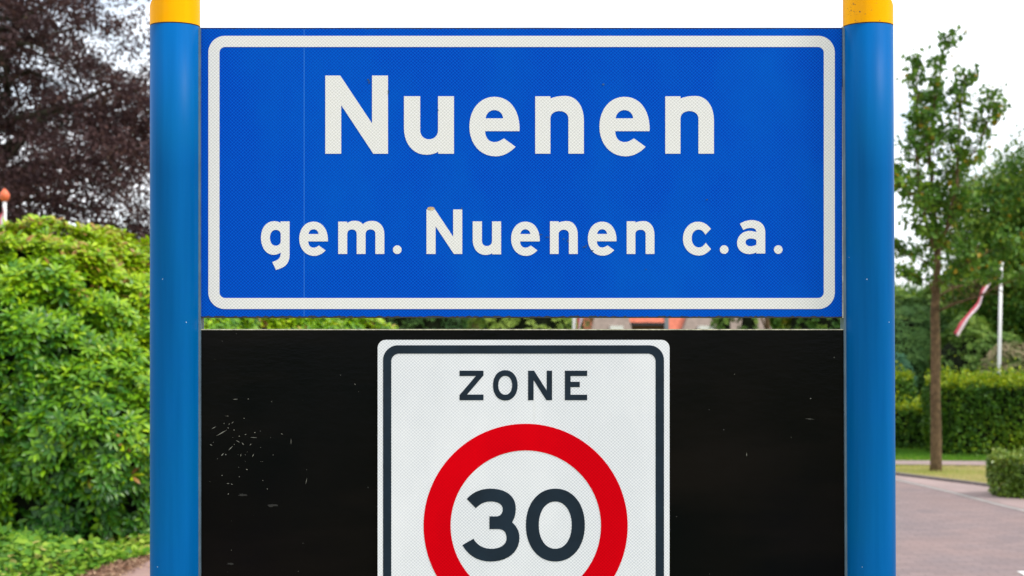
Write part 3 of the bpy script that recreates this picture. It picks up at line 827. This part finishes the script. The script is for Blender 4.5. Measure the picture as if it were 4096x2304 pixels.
def crown_tree(name, label, cat, base, ell, n_cl, per, leaf, mat, bark, seed, trunk_r=0.15, rad=0.35, gap=-0.3, gfreq=1.6, group=None, tpl=T_SMALL, tint=0.5, flat=0.6, limbs=14, shell=0.0, core=None, droop=0.0, trunk_top=None, gapz=0.0, gapx=0.0):
    """ell: list of (centre, radii) lobes relative to the world"""
    rng = np.random.RandomState(seed); rr = random.Random(seed)
    root = empty(name, (base[0], base[1], 0)); tag(root, label, cat, group)
    off = (base[0], base[1], 0)
    cs = []
    vol = np.array([e[1][0]*e[1][1]*e[1][2] for e in ell]); vol = vol/vol.sum()
    for (c, r), v in zip(ell, vol):
        m = int(n_cl*v*2.5)
        d = unit(rng.normal(size=(m, 3))); q = (shell+(1-shell)*rng.random(m))**(1/2.2)
        cs.append(np.array(c)+d*q[:, None]*np.array(r))
    cs = np.concatenate(cs)
    g = vnoise(cs, gfreq, seed+3)*0.6+vnoise(cs, gfreq*2.3, seed+4)*0.5
    cs = cs[g > gap+gapz*(cs[:, 2]-4.5)+gapx*np.maximum(cs[:, 0]-base[0]-1.6, 0)*(cs[:, 2] > 5.2)]; cs = cs[rng.permutation(len(cs))[:n_cl]]
    cs = cs[cs[:, 2] > 0.25]
    P, D, N, S = clump_leaves(cs, rad*rng.uniform(0.6, 1.4, len(cs)), per, leaf, rng, flat, droop=droop)
    T = np.repeat(tint+rng.normal(0, 0.14, len(cs)), per)+rng.normal(0, 0.12, len(P))+0.08*vnoise(P, 1.2, seed+6)
    T = np.clip(T, 0, 0.93); T[rng.random(len(T)) < 0.01] = 1
    leaf_mesh('crown', tpl, P, D, N, S, T, mat, root, off)
    tk = MB()
    zt = trunk_top if trunk_top else max(c[2] for c, r in ell)
    axis = (base[0], base[1])
    tp = limb((base[0], base[1], 0), (axis[0]+rr.uniform(-.2, .2), axis[1], zt), 0, 7, rr, 0.04)
    tk.tube(tp, [trunk_r*(1.25 if i == 0 else 1)*(1-0.75*i/7) for i in range(8)], 10)
    for i in range(limbs):
        t = rr.uniform(0.3, 0.98); k = min(6, int(t*7)); a = Vector(tp[k]).lerp(Vector(tp[k+1]), t*7-k)
        tgt = cs[rr.randrange(len(cs))]
        hd = math.hypot(tgt[0]-a.x, tgt[1]-a.y)
        if hd > 3.2: tgt = (a.x+(tgt[0]-a.x)*3.2/hd, a.y+(tgt[1]-a.y)*3.2/hd, max(tgt[2], a.z+0.8))
        if tgt[2] < a.z-0.6: tgt = (tgt[0], tgt[1], a.z)
        pts = limb(a, tgt, 0.22, 5, rr, 0.16); r0 = min(0.10, trunk_r*(1-0.75*t)*0.42)
        tk.tube(pts, [r0*(1-0.85*j/5) for j in range(6)], 6)
        for _ in range(2):
            j = rr.randrange(1, 4); e = cs[rr.randrange(len(cs))]; s = Vector(pts[j])
            ed = s+(Vector(e)-s)*min(1, 1.3/max(0.1, (Vector(e)-s).length))
            tk.tube(limb(s, ed, 0.05, 3, rr), [r0*0.45*(1-0.8*q/3) for q in range(4)], 5)
    tk.build('trunk', bark, root, True, off=off)
    if core:
        for c, r in core:
            pass
    return root

# copper beech, left
crown_tree('copper_beech_tree', 'tall copper beech with dark purple-brown leaves behind the rhododendron', 'tree', (-10.2, 30.5),
    [((-10.6, 30.5, 6.4), (4.8, 4.2, 5.4)), ((-8.0, 29.5, 4.2), (3.2, 2.6, 2.6)), ((-8.1, 30, 8.2), (1.7, 1.8, 2.3)), ((-7.1, 29.6, 5.4), (1.5, 1.6, 1.9))], 3000, 52, 0.080, M['leaf_beech'], M['bark_dark'], 5,
    trunk_r=0.42, rad=0.34, gap=-0.16, gfreq=2.3, limbs=40, flat=0.55, droop=0.3, trunk_top=9.5, gapz=0.085, gapx=0.16)

# young street tree, right: slim trunk, forked stems and small sparse leaves
def street_tree():
    rng = np.random.RandomState(12); rr = random.Random(12)
    bx, by = 5.70, 21.6
    root = empty('street_tree', (bx, by, 0)); tag(root, 'slender young street tree with mossy trunk and sparse crown on the dry grass strip', 'tree')
    off = (bx, by, 0)
    s = 21.6/6430
    def q(px, py, dy=0.0): return ((px-2048)*s, by+dy, EYE-(py-1290)*s)
    tk = MB()
    trunk = [(bx-0.01, by, -0.05), (bx, by, 0.10), (bx+0.0, by, 0.6), q(3742, 1600), q(3743, 1400), q(3740, 1250), q(3746, 1120), q(3750, 1020), q(3752, 990)]
    tk.tube(trunk, [0.090, 0.078, 0.071, 0.068, 0.064, 0.060, 0.054, 0.048, 0.044], 14)
    limbs = [([q(3752, 990), q(3742, 880), q(3734, 760, .1), q(3728, 640, .1), q(3735, 480), q(3760, 330), q(3778, 170)], 0.040),
             ([q(3752, 985), q(3785, 900, -.1), q(3805, 790, -.2), q(3810, 700, -.2), q(3828, 560, -.1), q(3838, 430), q(3858, 310)], 0.036),
             ([q(3748, 1030), q(3715, 965, -.1), q(3690, 900, -.2), q(3660, 800, -.3), q(3640, 650, -.3), q(3650, 500, -.2)], 0.026),
             ([q(3745, 1090), q(3710, 1040, .2), q(3640, 1010, .3), q(3590, 980, .4)], 0.018),
             ([q(3750, 1140), q(3800, 1110, -.2), q(3850, 1050, -.3), q(3930, 1000, -.5), q(4020, 960, -.6)], 0.022),
             ([q(3756, 1245), q(3800, 1215, -.2), q(3880, 1190, -.4), q(3990, 1130, -.6), q(4100, 1080, -.7)], 0.020),
             ([q(3745, 1180), q(3700, 1130, -.2), q(3650, 1110, -.3), q(3600, 1100, -.4)], 0.013),
             ([q(3750, 1190), q(3830, 1150, .2), q(3930, 1120, .4), q(4060, 1090, .6)], 0.016),
             ([q(3748, 1060), q(3790, 980, .3), q(3835, 870, .4), q(3862, 760, .4), q(3880, 640, .3)], 0.022),
             ([q(3742, 900), q(3690, 800, .2), q(3620, 700, .4), q(3570, 640, .4)], 0.018),
             ([q(3735, 700), q(3680, 560, -.2), q(3650, 400, -.2), q(3655, 250, -.1)], 0.016),
             ([q(3820, 700), q(3880, 620, -.2), q(3920, 500, -.3), q(3925, 400, -.3)], 0.014),
             ([q(3742, 860), q(3640, 830, -.5), q(3540, 760, -.8)], 0.014), ([q(3735, 620), q(3780, 500, .7), q(3800, 380, .8)], 0.012)]
    cl = []
    for pts, r0 in limbs:
        fine = []
        for a, b in zip(pts[:-1], pts[1:]):
            for t in (0, 0.5): fine.append(tuple(Vector(a).lerp(Vector(b), t)+Vector((rr.uniform(-1, 1), rr.uniform(-1, 1), rr.uniform(-1, 1)))*0.02))
        fine[0] = pts[0]; fine.append(pts[-1])
        m = len(fine)
        tk.tube(fine, [max(0.005, r0*(1-0.85*i/(m-1))) for i in range(m)], 7)
        for i in range(2, m):
            w = i/(m-1)
            for _ in range(3 if r0 in (0.018, 0.013) else 5):
                p = Vector(fine[i]); d = Vector((rr.gauss(0, 1), rr.gauss(0, 1), rr.gauss(0.3, 0.8))).normalized()
                L = rr.uniform(0.12, 0.46)*(1.05-0.5*w); e = p+d*L
                tk.tube([tuple(p), tuple(p.lerp(e, 0.5)+Vector((0, 0, 0.02))), tuple(e)], [0.006, 0.004, 0.002], 4)
                cl.append(tuple(e)); cl.append(tuple(p.lerp(e, 0.6)))
    cl = np.array(cl)
    cl = cl[(cl[:, 2] > 2.55)]
    P, D, N, S = clump_leaves(cl, 0.085*rng.uniform(0.6, 1.4, len(cl)), 9, 0.088, rng, 0.9)
    T = np.repeat(0.5+rng.normal(0, 0.15, len(cl)), 9)+rng.normal(0, 0.12, len(P))
    T[rng.random(len(T)) < 0.015] = 1
    leaf_mesh('crown', T_SMALL, P, D, N, S, np.clip(T, 0, 1), M['leaf_oak'], root, off)
    tk.build('trunk', M['bark'], root, True, off=off)
street_tree()

BG = 'trees standing beyond the hedges'
crown_tree('broadleaf_tree', 'big dense green tree with a rounded crown behind the yellow-topped hedge', 'tree', (11.6, 34),
    [((12.1, 34, 3.6), (2.8, 2.8, 2.5)), ((10.7, 33, 2.8), (1.5, 1.6, 1.5)), ((14, 34, 4.4), (2.6, 2.5, 2.4)), ((10.0, 33.6, 2.3), (1.0, 1.2, 1.0))], 3300, 46, 0.10, M['leaf_dense'], M['bark_dark'], 31,
    trunk_r=0.28, rad=0.42, gap=-0.9, gfreq=1.8, shell=0.25, group=BG, limbs=22)
crown_tree('roadside_tree', 'tree whose dark brown trunk shows in the slot left of the red roofs', 'tree', (-0.82, 36),
    [((-0.9, 36, 5.2), (2.2, 2.2, 2.2))], 500, 40, 0.10, M['leaf_dense'], M['bark'], 33, trunk_r=0.11, rad=0.42, gap=-0.9, group=BG, limbs=12)
crown_tree('roadside_tree', 'tree whose brown trunk shows in the slot in front of the brown roof', 'tree', (5.55, 35),
    [((5.2, 35, 5.0), (1.6, 1.8, 2.0))], 420, 40, 0.10, M['leaf_dense'], M['bark'], 34, trunk_r=0.075, rad=0.4, gap=-0.9, group=BG, limbs=12)

def shrub(name, label, base, rad3, n, mat, seed, leaf=0.09, tint=0.5, tpl=T_SMALL, extra=None, cat='shrub', group=None, amp=0.14, freq=2.6):
    lobes = [((base[0], base[1], rad3[2]*0.45), (rad3[0], rad3[1], rad3[2]*0.62))] + (extra or [])
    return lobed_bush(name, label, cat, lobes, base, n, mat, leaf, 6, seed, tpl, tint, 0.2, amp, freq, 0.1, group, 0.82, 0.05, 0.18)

# shrubs and trees right of the sign, beyond the hedges
shrub('conifer_shrub', 'dark green spreading conifer behind the low hedge beside the blue post', (8.3, 34), (1.5, 1.3, 2.35), 2600, M['leaf_conifer'], 41, 0.15, 0.6, T_NEEDLE, cat='conifer', amp=0.25,
      extra=[((8.9, 33.4, 0.8), (1.0, 0.9, 1.3)), ((9.6, 33.2, 0.6), (1.1, 0.9, 1.1))])
shrub('garden_shrub', 'loose mid green shrub under the red streamer', (8.5, 30.0), (0.8, 0.8, 1.9), 1700, M['leaf_bright'], 42, 0.085, 0.35, amp=0.30, freq=3.4, extra=[((9.1, 29.8, 0.9), (0.6, 0.6, 0.75))])
shrub('garden_shrub', 'olive green twiggy shrub around the foot of the leaning white pole', (9.25, 28.4), (0.95, 0.6, 1.5), 1500, M['leaf_olive'], 43, 0.07, 0.55, extra=[((8.6, 28.3, 0.5), (0.6, 0.5, 0.62))])
shrub('blue_conifer', 'small blue-green conifer next to the right post above the hedge', (6.98, 29.3), (0.36, 0.35, 1.33), 700, M['leaf_bluegreen'], 44, 0.09, 0.5, T_NEEDLE, cat='conifer', amp=0.05)
shrub('tall_shrub', 'tall pale green shrub in the distance between the right post and the street tree', (10.5, 45), (2.2, 1.5, 2.75), 2600, M['leaf_bright'], 45, 0.14, 0.45, extra=[((12.6, 46, 1.2), (1.4, 1.3, 2.0)), ((12.2, 45, 1.6), (1.3, 1.0, 1.3))])

# shrubs seen through the slot between the two boards
SL = 'shrubs seen through the slot between the boards'
shrub('conifer_shrub', 'dark conifer in the slot just right of the rhododendron', (-1.85, 33), (1.0, 0.9, 3.6), 1300, M['leaf_conifer'], 51, 0.13, 0.6, T_NEEDLE, cat='conifer', group=SL)
shrub('light_shrub', 'yellow-green shrub in the slot right of the dark trunk', (0.25, 31), (1.05, 0.7, 3.3), 1500, M['leaf_bright'], 52, 0.09, 0.75, group=SL)
shrub('conifer_shrub', 'narrow dark conifer in the slot just left of the red roofs', (1.18, 34), (0.42, 0.4, 3.4), 600, M['leaf_conifer'], 53, 0.11, 0.75, T_NEEDLE, cat='conifer', group=SL)
shrub('climbing_shrub', 'slim fresh green shrub in the slot before the brown roof, nearer the red roofs', (3.95, 30), (0.22, 0.25, 3.0), 350, M['leaf_bright'], 54, 0.08, 0.4, group=SL, amp=0.06)
shrub('climbing_shrub', 'slim fresh green shrub in the slot before the brown roof, nearer the brown trunk', (4.42, 30), (0.17, 0.25, 2.8), 280, M['leaf_bright'], 55, 0.08, 0.35, group=SL, amp=0.06)
shrub('broad_shrub', 'broad mid green shrub in the slot left of the right post', (5.9, 30), (0.85, 0.7, 3.3), 1500, M['leaf_dense'], 56, 0.09, 0.75, group=SL)

# far tree line: one tree of each kind, copied with its own size and place
def copy_tree(o, parent=None):
    c = o.copy(); col.objects.link(c); c.parent = parent
    for ch in o.children: copy_tree(ch, c)
    return c
far0 = crown_tree('distant_tree', 'rounded green tree standing far behind the conifer left of the brown trunk', 'tree', (-4, 75),
    [((-4, 75, 2.6), (3.6, 2.6, 2.2)), ((-2, 75, 2.0), (2.6, 2.2, 1.6))], 700, 30, 0.24, M['leaf_dense'], M['bark_dark'], 61, trunk_r=0.22, rad=0.8, gap=-1.2, group='distant trees closing the street', limbs=6)
places = [(-14, 82, 0.9, 'distant tree far behind the copper beech trunk'), (-24, 80, 1.1, 'distant tree low beyond the left end of the rhododendron'),
          (5, 84, 1.0, 'distant tree directly behind the house with red roofs'), (12.5, 78, 0.95, 'distant tree beyond the right end of the house'),
          (19.5, 80, 0.8, 'distant tree seen low beside the right post'), (28, 82, 1.15, 'distant tree far behind the big dense green tree'), (38, 84, 1.2, 'distant tree at the far right end of the tree line')]
for x, y, s, lab in places:
    c = copy_tree(far0); c.location = (x, y, 0); c.scale = (s*1.2, s, s); c.rotation_euler.z = x; c['label'] = lab

# ------------------------------------------------------------------ hedges
def hedge(name, label, x0, x1, y0, y1, h, n, seed, mat, leaf=0.06, tint=0.33, top_t=0.92, r=0.10, rot=0.0, group=None, side_top=0.05, top_h=0.045):
    rng = np.random.RandomState(seed)
    bx, by = (x0+x1)/2, (y0+y1)/2
    root = empty(name, (bx, by, 0), rot); tag(root, label, 'hedge', group)
    hx, hy = (x1-x0)/2, (y1-y0)/2
    A = np.array([2*hy*h, 2*hy*h, 2*hx*h, 2*hx*h, 4*hx*hy]); A = A/A.sum()
    side = rng.choice(5, n, p=A); u = rng.uniform(-1, 1, n); v = rng.random(n)
    P = np.zeros((n, 3)); N = np.zeros((n, 3))
    for k, (nx, ny) in enumerate(((-1, 0), (1, 0), (0, -1), (0, 1))):
        m = side == k
        P[m] = np.stack([np.where(nx, nx*hx, u[m]*hx), np.where(ny, ny*hy, u[m]*hy), v[m]*h], 1); N[m] = (nx, ny, 0)
    m = side == 4
    P[m] = np.stack([u[m]*hx, (v[m]*2-1)*hy, np.full(m.sum(), h)], 1); N[m] = (0, 0, 1)
    # round the vertical corners a little
    ex = np.clip(np.abs(P[:, 0])-(hx-0.25), 0, None)/0.25; ey = np.clip(np.abs(P[:, 1])-(hy-0.25), 0, None)/0.25
    cut = 0.10*ex*ey
    P[:, 0] -= np.sign(P[:, 0])*cut; P[:, 1] -= np.sign(P[:, 1])*cut
    w = P+np.array([bx, by, 0])
    P += N*(0.045*vnoise(w, 5, seed)+0.03*vnoise(w, 13, seed+1)-rng.exponential(0.03, n))[:, None]
    topm = side == 4
    P[topm, 2] += rng.exponential(top_h, topm.sum())*(rng.random(topm.sum()) < 0.5)
    D = unit(rng.normal(0, 0.7, (n, 3))+N*0.6+np.array([0, 0, -0.1])); NN = unit(N+rng.normal(0, 0.5, (n, 3))+np.array([0, 0, 0.4]))
    D[topm] = unit(rng.normal(0, 0.55, (topm.sum(), 3))+np.array([0, 0, 0.7]))
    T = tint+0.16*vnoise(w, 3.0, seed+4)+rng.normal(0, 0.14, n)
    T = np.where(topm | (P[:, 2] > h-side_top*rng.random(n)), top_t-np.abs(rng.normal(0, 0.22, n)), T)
    keep = P[:, 2] > 0.03
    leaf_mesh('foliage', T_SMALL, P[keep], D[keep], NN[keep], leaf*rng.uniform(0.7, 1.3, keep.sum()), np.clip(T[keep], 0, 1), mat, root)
    c = MB(); c.box(-hx+r, hx-r, -hy+r, hy-r, 0, h-r)  # dark box added inside so the leaves stay opaque
    o = c.build('dark_core', M['core_fill'], root)
    return root
HG = 'clipped hedges across the road'
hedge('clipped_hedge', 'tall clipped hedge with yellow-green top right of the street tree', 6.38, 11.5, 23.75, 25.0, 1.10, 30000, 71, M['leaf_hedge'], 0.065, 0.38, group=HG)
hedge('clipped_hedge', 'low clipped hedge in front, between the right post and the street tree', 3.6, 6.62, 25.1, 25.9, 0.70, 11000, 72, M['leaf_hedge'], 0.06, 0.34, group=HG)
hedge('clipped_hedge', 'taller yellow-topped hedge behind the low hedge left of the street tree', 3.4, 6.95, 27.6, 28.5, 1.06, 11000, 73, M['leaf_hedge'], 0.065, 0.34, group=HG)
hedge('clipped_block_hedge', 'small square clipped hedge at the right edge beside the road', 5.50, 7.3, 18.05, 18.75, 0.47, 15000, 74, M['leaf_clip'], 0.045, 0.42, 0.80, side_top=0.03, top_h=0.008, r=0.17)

# ------------------------------------------------------------------ grass on the island
rng = np.random.RandomState(77)
def grass(name, label, n, xr, yr, inside, tintf, h=(0.03, 0.07)):
    x = rng.uniform(*xr, n); y = rng.uniform(*yr, n); k = inside(x, y); x, y = x[k], y[k]; n = len(x)
    P = np.stack([x, y, np.full(n, 0.0)], 1)
    D = unit(rng.normal(0, 0.45, (n, 3))*np.array([1, 1, 0])+np.array([0, 0, 1])); N = unit(rng.normal(0, 1, (n, 3))*np.array([1, 1, 0.1]))
    tag(leaf_mesh(name, T_BLADE, P, D, N, rng.uniform(*h, n), np.clip(tintf(P)+rng.normal(0, 0.12, n), 0, 1), M['grass']), label, 'grass', kind='stuff')
wx = np.array([p[0] for p in walk_o][::-1]); wy = np.array([p[1] for p in walk_o][::-1])
def edge_x(y):   # island border (x grows away from the road)
    o = np.argsort(wy); return np.interp(y, wy[o], wx[o])
def front_y(x): return np.interp(x, [4.9, 6.7, 9.2, 14], [22.45, 22.3, 21.95, 21.2])
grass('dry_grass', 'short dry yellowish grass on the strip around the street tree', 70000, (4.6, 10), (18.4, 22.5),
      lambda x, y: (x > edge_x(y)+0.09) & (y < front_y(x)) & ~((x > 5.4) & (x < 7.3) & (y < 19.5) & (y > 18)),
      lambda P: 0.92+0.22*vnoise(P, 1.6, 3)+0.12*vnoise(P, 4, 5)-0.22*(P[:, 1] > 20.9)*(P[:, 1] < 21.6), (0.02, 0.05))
grass('green_grass', 'fresh green grass at the foot of the clipped hedges', 50000, (4.4, 12), (22.4, 25.0),
      lambda x, y: y > np.interp(x, [4.5, 6.7, 9.2, 14], [23.22, 23.0, 22.5, 21.8])+0.02, lambda P: 0.28+0.12*vnoise(P, 2, 9), (0.04, 0.09))
grass('verge_grass', 'worn verge grass around the feet of the town sign posts', 30000, (-1.15, 1.75), (2.2, 7.5),
      lambda x, y: x > -5, lambda P: 0.45+0.2*vnoise(P, 2, 9), (0.03, 0.08))

# ------------------------------------------------------------------ flag poles with streamers
def streamer(name, pts, width, parent, mats, off, hang=0.0, seed=1):
    """long narrow pennant: red stripe above, white below, twisting along its length"""
    rr = random.Random(seed)
    cs = [Vector(p) for p in pts]; fine = []
    n = 26
    for i in range(n+1):
        t = i/n*(len(cs)-1); k = min(len(cs)-2, int(t)); f = t-k
        fine.append(cs[k].lerp(cs[k+1], f))
    for part, (w0, w1), nm in ((0, (-0.5, 0.0), name+'_red'), (1, (0.0, 0.5), name+'_white')):
        v, f = [], []
        for i, c in enumerate(fine):
            t = i/n; a = 0.5+0.55*math.sin(t*7+seed)+0.3*math.sin(t*19)
            d = (fine[min(i+1, n)]-fine[max(i-1, 0)]).normalized(); u = d.cross(Vector((0, 1, 0))).normalized(); vv = d.cross(u)
            ax = u*math.cos(a)+vv*math.sin(a); wd = width*(0.55+0.45*t)
            nrm = d.cross(ax)*0.0018
            c = c+u*0.012*math.sin(t*14)
            for s, w in ((1, w0), (1, w1), (-1, w1), (-1, w0)):
                v.append(tuple(c+ax*wd*w+nrm*s-Vector(off)))
        for i in range(n):
            for q in range(4):
                a = i*4+q; b = i*4+(q+1) % 4; f.append((a, b, b+4, a+4))
        f.append((3, 2, 1, 0)); f.append(tuple(n*4+q for q in range(4)))
        o = from_pydata('stripe', v, f, mats[part], parent, True)

def flagpole(label, bx, by, topx, h, r, tip=None, pen=None, width=0.14, seed=1):
    root = empty('flagpole', (bx, by, 0)); tag(root, label, 'flagpole', 'white flagpoles along the street')
    off = (bx, by, 0)
    m = MB(); m.tube([(bx, by, 0), ((bx+topx)/2, by, h/2), (topx, by, h)], [r, r*0.95, r*0.85], 14)
    m.build('pole', M['white_pole'], root, True, off)
    t = MB()
    if tip == 'orange':
        t.tube([(topx, by, h-0.01), (topx, by, h+0.03), (topx, by, h+0.075), (topx, by, h+0.11), (topx, by, h+0.15)], [r*1.2, r*2.1, r*2.2, r*1.5, r*0.3], 14)
        t.build('finial', M['orange'], root, True, off)
    else:
        t.tube([(topx, by, h), (topx, by, h+0.03), (topx, by, h+0.07)], [r*1.2, r*1.4, r*0.4], 12)
        t.build('finial', M['white_pole'], root, True, off)
    if pen:
        p = streamer('pennant', pen, width, root, (M['cloth_red'], M['cloth_white']), off, seed=seed)
    return root
def Q(px, py, D): return ((px-2048)/SX*D, D, EYE-(py-1290)/SX*D)
a = Q(18, 770, 20.5)
flagpole('white flagpole with orange-red finial at the left edge above the rhododendron', a[0], 20.5, a[0], a[2]-0.10, 0.029, 'orange',
         [Q(12, 830, 20.45), Q(4, 880, 20.42), Q(-2, 960, 20.4), Q(2, 1040, 20.4)], 0.10, 2)
b0 = Q(3996, 1510, 26.2); b1 = Q(4005, 1062, 26.2)
bx = b0[0]-(b1[0]-b0[0])*(b0[2])/(b1[2]-b0[2])
flagpole('leaning white flagpole with red and white streamer behind the clipped hedge', bx, 26.2, b1[0], b1[2], 0.031, None,
         [Q(4000, 1075, 26.1), Q(3970, 1110, 26.0), Q(3938, 1160, 25.9), Q(3915, 1210, 25.85), Q(3885, 1250, 25.8), Q(3850, 1300, 25.75), Q(3822, 1338, 25.7)], 0.105, 4)
c0 = Q(2297, 1290, 29.0)
flagpole('white flagpole with hanging red and white pennant left of the red roofs in the slot', c0[0], 29.0, c0[0], 3.4, 0.032, None,
         [(c0[0]+0.02, 28.95, 3.3), (c0[0]+0.10, 28.93, 2.6), (c0[0]+0.09, 28.93, 2.0), (c0[0]+0.07, 28.93, 1.5)], 0.16, 3)

# ------------------------------------------------------------------ the house seen through the slot
def house():
    D = 50.0; s = D/SX
    root = empty('house', (5.0, 52, 0)); tag(root, 'low brick house with red and brown tiled roofs seen through the slot', 'house')
    off = (5.0, 52, 0)
    X = lambda px: (px-2048)*s
    w = MB(); w.box(X(2325), X(3075), 50.6, 56, 0, 2.0); w.box(X(2395), X(2500), 49.2, 50.6, 0, 1.55); w.box(X(2760), X(3040), 49.2, 50.6, 0, 1.55)
    wall = w.build('wall', M['brick_wall'], root, off=off)
    r = MB()   # long red roof
    a, b = X(2312), X(2785)
    v = [(a, 50.1, 1.98), (b, 50.1, 1.98), (b-0.9, 53.3, 5.0), (a+0.9, 53.3, 5.0), (a, 56.5, 1.98), (b, 56.5, 1.98)]
    n = len(r.v); r.v += v
    r.f += [(0, 1, 2, 3), (4, 3, 2, 5)[::-1], (0, 3, 4)[::-1], (1, 5, 2)[::-1], (0, 4, 5, 1)]
    red = r.build('roof', M['roof_red'], root, off=off)
    gt = MB(); gt.box(a, b, 49.98, 50.09, 1.90, 2.0); gt.build('gutter', M['dark_trim'], root, off=off)
    # low red skirts left and right of the recess, and brown hipped wings in front
    for q4 in (((2318, 49.6, 1.70), (2378, 49.6, 1.70), (2398, 50.3, 2.3), (2330, 50.3, 2.3)),
               ((2670, 49.6, 1.70), (2738, 49.6, 1.70), (2800, 50.3, 2.35), (2670, 50.3, 2.35))):
        k = MB(); k.poly([(X(a_), b_, c_) for a_, b_, c_ in q4])
        so = k.build('roof', M['roof_red'], root, off=off)
        sl = so.modifiers.new('thickness', 'SOLIDIFY'); sl.thickness = 0.06
    def hip(x0, x1, tx0, tx1, nm='roof'):
        h = MB(); h.v = [(x0, 48.9, 1.45), (x1, 48.9, 1.45), (x1, 52.8, 1.45), (x0, 52.8, 1.45), (tx0, 51.0, 4.2), (tx1, 51.0, 4.2)]
        h.f = [(0, 1, 5, 4), (1, 2, 5), (2, 3, 4, 5), (3, 0, 4), (3, 2, 1, 0)]
        return h.build(nm, M['roof_brown'], root, off=off)
    h1 = hip(X(2352), X(2530), X(2440), X(2450)); h2 = hip(X(2700), X(3085), X(2870), X(2960))
    for x0, x1, h in ((2432, 2480, h1), (2778, 2838, h2)):
        d = MB(); d.box(X(x0), X(x1), 48.55, 49.6, 1.50, 1.90)
        dm = d.build('dormer', M['white_trim'], root, off=off)
        g = MB(); g.box(X(x0)+0.06, X(x1)-0.06, 48.53, 48.55, 1.56, 1.76); g.build('window', M['glass'], dm, off=off)
    p = MB(); p.box(X(2651), X(2667), 49.3, 49.45, 0, 2.35); p.build('downpipe', M['grey_trim'], root, off=off)
    for x0, x1 in ((2540, 2640), (2860, 2930), (2960, 3020)):
        yy = 50.58 if x0 == 2540 else 49.18
        f = MB(); f.box(X(x0), X(x1), yy-0.03, yy, 0.7, 1.42); fr = f.build('window', M['white_trim'], root, off=off)
        g = MB(); g.box(X(x0)+0.06, X(x1)-0.06, yy-0.035, yy-0.03, 0.76, 1.36); g.build('pane', M['glass'], fr, off=off)
    d = MB(); d.box(X(2585), X(2635), 50.50, 50.54, 0.02, 1.85)
    return root
house()
print("done")
